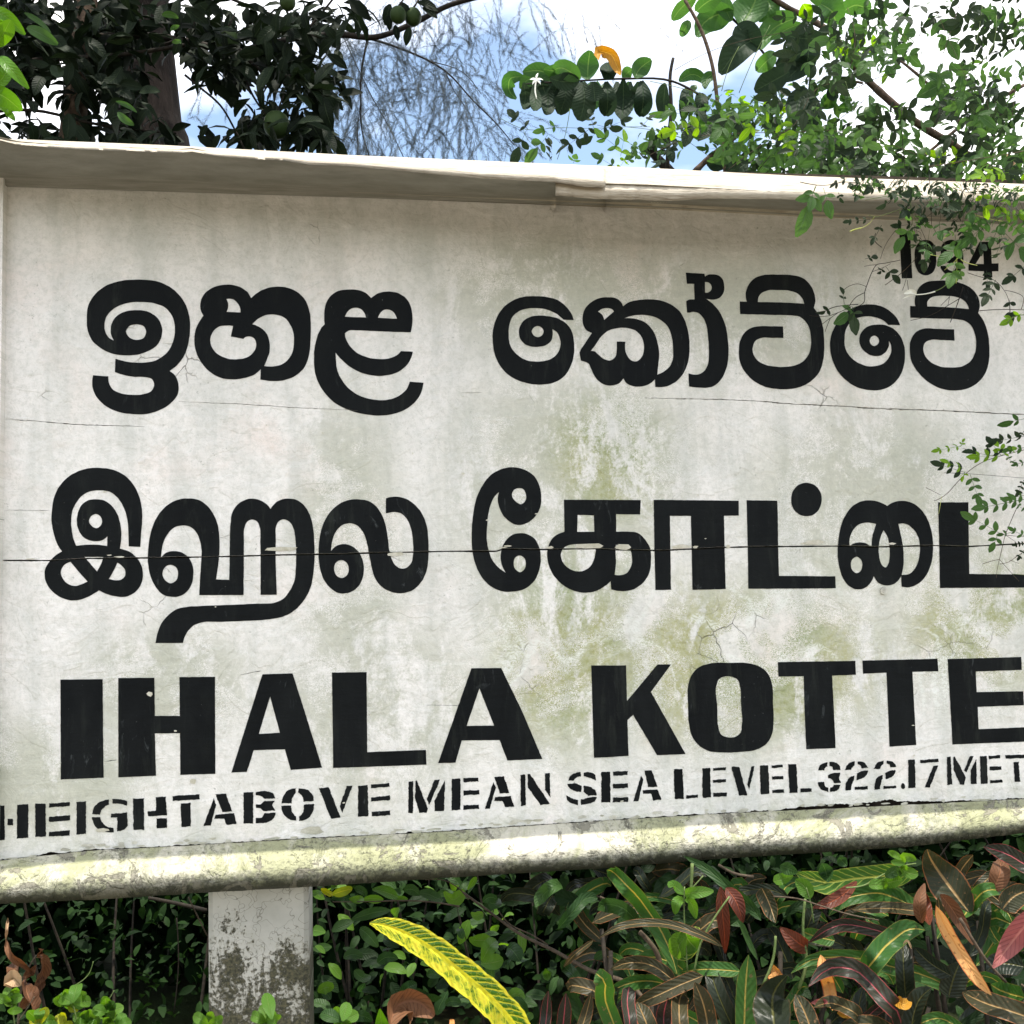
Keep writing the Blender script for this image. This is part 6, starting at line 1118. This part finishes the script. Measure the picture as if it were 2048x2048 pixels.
# over the face of the board (zoom frame V6: origin 1600,350 scale 4.292); w = distance in front of the boards via depth
def bd(y): return 1.655 + 0.205 * min(1, max(0, (y - 380) / 420))      # clear of the cap above, close to the boards below
for pts, r, m_ in (([(860, 295), (740, 335), (640, 358), (590, 345)], 3, M_GSTEM), ([(640, 355), (590, 420), (530, 455)], 3, M_BUD), ([(530, 455), (480, 465), (430, 485)], 7, M_BUD), ([(930, 60), (945, 200), (960, 330), (965, 420)], 3, M_GSTEM), ([(820, 475), (740, 590), (690, 720)], 2, M_DTWIG), ([(1000, 470), (990, 540), (970, 560)], 2, M_DTWIG),
        ([(860, 730), (740, 755), (660, 770), (620, 830), (580, 930), (555, 1010), (550, 1090), (490, 1130)], 3.5, M_DTWIG), ([(660, 770), (600, 775), (550, 785)], 2.5, M_DTWIG), ([(620, 830), (700, 800), (780, 760)], 2, M_DTWIG), ([(570, 960), (500, 935), (430, 950), (370, 990)], 2.5, M_DTWIG), ([(555, 1010), (480, 1050), (420, 1130)], 3, M_DTWIG), ([(500, 1110), (380, 1120), (290, 1135), (205, 1175)], 4, M_DTWIG), ([(440, 1130), (330, 1180), (240, 1210), (80, 1205)], 3, M_DTWIG), ([(330, 1180), (230, 1250), (165, 1300)], 2.5, M_DTWIG), ([(260, 1230), (235, 1290), (215, 1345)], 2.5, M_DTWIG),
        ([(450, 1270), (460, 1330), (475, 1365)], 2.5, M_DTWIG), ([(700, 620), (640, 560), (650, 500)], 3, M_DTWIG), ([(730, 945), (860, 850), (1000, 710)], 3, M_TWIG), ([(880, 990), (915, 870), (920, 830)], 2, M_DTWIG), ([(930, 985), (920, 900)], 2.5, M_DTWIG), ([(1100, 680), (1200, 700), (1290, 725)], 4, M_BUD), ([(1380, 670), (1310, 760), (1240, 815)], 4, M_BUD), ([(1370, 680), (1400, 740), (1450, 760), (1520, 775)], 4, M_BUD), ([(1345, 720), (1345, 830), (1340, 930)], 4, M_BUD), ([(1340, 880), (1290, 935)], 2, M_BUD), ([(1290, 910), (1200, 980), (1150, 1000)], 4, M_GSTEM), ([(1160, 1000), (1080, 1020), (990, 1028)], 6, M_PETAL),
        ([(1130, 430), (1200, 540), (1280, 640)], 2.5, M_TWIG), ([(1210, 560), (1265, 525)], 3, M_BUD), ([(1400, 960), (1350, 1110), (1290, 1265)], 3.5, M_DTWIG), ([(1370, 1060), (1270, 1120), (1130, 1200), (950, 1248)], 3, M_DTWIG), ([(1285, 1040), (1270, 1120)], 2.5, M_DTWIG), ([(1280, 1050), (1210, 1120)], 2.5, M_DTWIG), ([(1540, 1165), (1700, 1155), (1932, 1158)], 4, M_DTWIG), ([(1440, 840), (1570, 880), (1660, 900), (1730, 960), (1790, 1070), (1800, 1190)], 3, M_DTWIG), ([(1760, 990), (1850, 1010), (1910, 1040), (1900, 1150)], 3, M_DTWIG), ([(1200, 655), (1080, 655)], 2.5, M_DTWIG),
        ([(1923, 100), (1800, 200), (1700, 300), (1640, 370)], 3.5, M_GSTEM), ([(1470, 330), (1600, 370), (1750, 400)], 3.5, M_BUD), ([(1520, 500), (1450, 620), (1380, 670)], 3, M_GSTEM), ([(1110, 0), (1120, 200), (1130, 430)], 3, M_DTWIG), ([(560, 215), (700, 190), (900, 140), (1100, 30)], 3, M_GSTEM), ([(1170, 60), (1300, 110), (1500, 160), (1700, 140)], 3, M_DTWIG), ([(1500, 130), (1480, 260), (1470, 330)], 2.5, M_GSTEM), ([(0, 60), (200, 90), (400, 60), (600, 100), (820, 145)], 4, M_DTWIG), ([(1932, 1200), (1830, 1220), (1780, 1270)], 4, M_GSTEM)):
    off = random.uniform(-.03, .03); line(pts, r * 1.15, [bd(q[1]) + off for q in pts], m_, V6)
for a, b, m_, n, sz in (((140, 90), (60, 300), 'J', 1, .9), ((200, 110), (240, 240), 'J', 1, .8), ((130, 100), (100, 200), 'J', 1, .9), ((965, 420), (840, 440), 'j', 2, .7), ((965, 420), (880, 550), 'J', 1, .8), ((980, 430), (990, 530), 'j', 2, .7), ((1130, 280), (1240, 300), 'j', 2, .8), ((1180, 290), (1060, 380), 'j', 2, .7), ((1440, 230), (1470, 340), 'J', 2, .8), ((1560, 150), (1600, 300), 'L', 2, .8), ((1790, 200), (1720, 300), 'L', 2, .8), ((1860, 180), (1930, 330), 'J', 2, .9), ((1570, 380), (1440, 450), 'J', 2, .8), ((1640, 380), (1440, 560), 'J', 3, .9), ((1750, 400), (1880, 470), 'J', 3, .9), ((1700, 460), (1650, 560), 'J', 2, .8), ((1640, 540), (1770, 580), 'J', 2, .8), ((1760, 500), (1910, 650), 'J', 1, .9), ((1740, 360), (1923, 330), 'L', 3, .8), ((1850, 330), (1932, 420), 'J', 2, .8),
        ((1400, 600), (1290, 670), 'J', 1, .9), ((1330, 510), (1350, 620), 'J', 1, .8), ((1340, 740), (1300, 870), 'J', 2, .9), ((1400, 780), (1350, 870), 'J', 1, .9), ((1430, 650), (1460, 560), 'j', 2, .9), ((1380, 440), (1400, 540), 'j', 3, .9), ((1440, 640), (1560, 620), 'j', 2, .9), ((1060, 590), (1070, 760), 'j', 2, .7), ((1010, 640), (1160, 640), 'j', 2, .7), ((1600, 820), (1610, 940), 'j', 3, .8), ((1680, 900), (1600, 1060), 'j', 3, .8), ((1800, 1070), (1810, 1210), 'j', 2, .8), ((1932, 780), (1810, 885), 'j', 2, .8), ((1900, 1190), (1790, 1250), 'L', 2, .9), ((450, 1130), (470, 1240), 'j', 1, .9), ((480, 1130), (400, 1200), 'J', 1, .9), ((740, 790), (800, 870), 'j', 1, .8), ((720, 790), (690, 830), 'j', 1, .8), ((560, 720), (620, 705), 'j', 1, .9), ((280, 1140), (205, 1170), 'j', 1, .9), ((380, 1110), (370, 1010), 'j', 1, .6), ((840, 40), (860, 120), 'j', 2, .8), ((330, 150), (345, 200), 'j', 1, .9), ((1600, 60), (1580, 130), 'j', 2, .8),
        ((700, 60), (600, 120), 'j', 2, .8), ((1050, 80), (1180, 150), 'j', 3, .8), ((1010, 120), (960, 180), 'J', 2, .8), ((1240, 90), (1330, 160), 'j', 2, .8), ((560, 40), (480, 90), 'j', 2, .8), ((400, 30), (300, 80), 'j', 2, .8), ((1400, 60), (1440, 130), 'j', 3, .8), ((1700, 60), (1640, 130), 'J', 3, .8), ((1240, 60), (1200, 120), 'J', 2, .8), ((600, 380), (400, 400), 'j', 3, .5), ((700, 430), (630, 560), 'j', 2, .5), ((900, 260), (960, 310), 'j', 2, .8), ((800, 200), (720, 260), 'j', 2, .8), ((1350, 400), (1250, 330), 'j', 1, .5)):
    compound(jv, a, b, bd(a[1]) + random.uniform(-.04, .0), m_, n, sz * 1.12, V6, w=.58, dz=.015)
for i in range(46):         # more of the same along the cap's right half
    x = random.uniform(500, 1900); y = random.uniform(20, 130) + (60 if x > 1000 else 0) * random.random(); an = random.uniform(0, 3.1); compound(jv, (x, y), (x + math.cos(an) * 90, y + math.sin(an) * 70), bd(y) + random.uniform(-.05, .0), random.choice('jJJj'), random.choice((2, 3)), .75, V6)
for i in range(60):         # trailing sprigs that half hide the number
    x = random.gauss(1350, 330); y = random.gauss(330, 170)
    if not (700 < x < 1920 and 120 < y < 760): continue
    an = random.uniform(.2, 2.9); l_ = random.uniform(50, 110); q = (x + math.cos(an) * l_, y + math.sin(an) * l_)
    line([(x + random.uniform(-60, 60), y - random.uniform(60, 170)), (x + random.uniform(-20, 20), y - 30), (x, y)], 2, [bd(y - 100), bd(y - 30), bd(y)], random.choice([M_DTWIG, M_TWIG, M_GSTEM]), V6)
    compound(jv, (x, y), q, bd(y), random.choice('jjjJJ'), random.choice((1, 2, 2, 3)), .8, V6, w=.5)
px_leaf(jv, V6, [(1000, 1020), (950, 1000), (892, 1020)], 44, bd(1000) - .02, 'T', 'oval', .2).data.materials[0] = M_PETAL
px_leaf(jv, V6, [(975, 1030), (930, 1040), (878, 1066)], 12, bd(1000) - .02, 'T', 'oval', .2).data.materials[0] = M_PETAL
# second vine strand, right edge beside the Tamil line
V7 = (1748, 800, 4.83)
j2 = thing('jasmine_vine', B(1.6, -1.6, .1), 'jasmine strand with lime-tipped leaves reaching in from the right edge beside the Tamil line', 'vine')
for pts, r, m_ in (([(1460, 480), (1300, 520), (1210, 545), (1050, 600), (900, 700), (800, 800), (720, 890), (640, 950), (580, 975)], 3.5, M_TWIG), ([(680, 703), (900, 712), (1150, 730), (1460, 755)], 2.5, M_DTWIG), ([(500, 845), (570, 880), (650, 920)], 3, M_TWIG), ([(860, 465), (950, 500)], 2.5, M_TWIG), ([(1380, 1040), (1310, 1200), (1270, 1300), (1240, 1420), (1212, 1540)], 3.5, M_TWIG), ([(1212, 1540), (1120, 1560), (1045, 1585)], 3, M_TWIG), ([(1212, 1540), (1190, 1640), (1180, 1720)], 2.5, M_TWIG), ([(1212, 1540), (1300, 1640), (1400, 1750)], 3, M_TWIG), ([(1215, 1585), (1300, 1565), (1380, 1510), (1440, 1470)], 3, M_TWIG), ([(1310, 1545), (1400, 1580)], 2.5, M_TWIG), ([(1240, 1300), (1320, 1310), (1460, 1320)], 3, M_TWIG), ([(1270, 1305), (1370, 1370)], 2.5, M_TWIG), ([(655, 930), (640, 1010), (625, 1100)], 2.5, M_BUD), ([(1340, 1680), (1460, 1690)], 3, M_GSTEM)):
    line(pts, r, 1.97, m_, V7, own=j2)
for a, b, m_, n, sz in (((850, 440), (590, 490), 'L', 3, .45), ((830, 455), (860, 400), 'L', 1, .7), ((880, 700), (620, 620), 'j', 3, .7), ((860, 660), (700, 600), 'L', 2, .6), ((930, 720), (1010, 955), 'J', 3, .8), ((880, 690), (860, 740), 'L', 1, .8), ((1240, 530), (960, 550), 'L', 3, .6), ((1150, 540), (940, 500), 'j', 2, .7), ((1230, 540), (1130, 410), 'j', 2, .8), ((1240, 530), (1330, 470), 'L', 2, .8), ((1260, 520), (1190, 440), 'L', 1, .8), ((1280, 550), (1340, 600), 'J', 2, .9), ((1449, 350), (1190, 400), 'j', 3, .8), ((1449, 460), (1300, 480), 'J', 2, .9), ((1460, 180), (1325, 210), 'J', 1, 1.0), ((1449, 300), (1420, 340), 'j', 1, .9), ((1449, 600), (1370, 620), 'J', 2, .9), ((1449, 770), (1390, 900), 'j', 3, .8),
        ((1449, 960), (1010, 1045), 'J', 4, .6), ((1449, 920), (1300, 950), 'J', 2, .8), ((1380, 1010), (1449, 1060), 'J', 2, .8), ((1240, 1300), (920, 1130), 'J', 3, .7), ((1200, 1290), (1160, 1390), 'J', 1, .9), ((1449, 1310), (1340, 1260), 'J', 2, .8), ((1460, 1380), (1360, 1400), 'j', 3, .8), ((1449, 1450), (1400, 1520), 'j', 2, .8), ((1320, 1280), (1240, 1300), 'J', 1, .7)):
    compound(j2, a, b, 1.97 + random.uniform(-.05, 0), m_, n, sz, V7, w=.55, dz=.015)
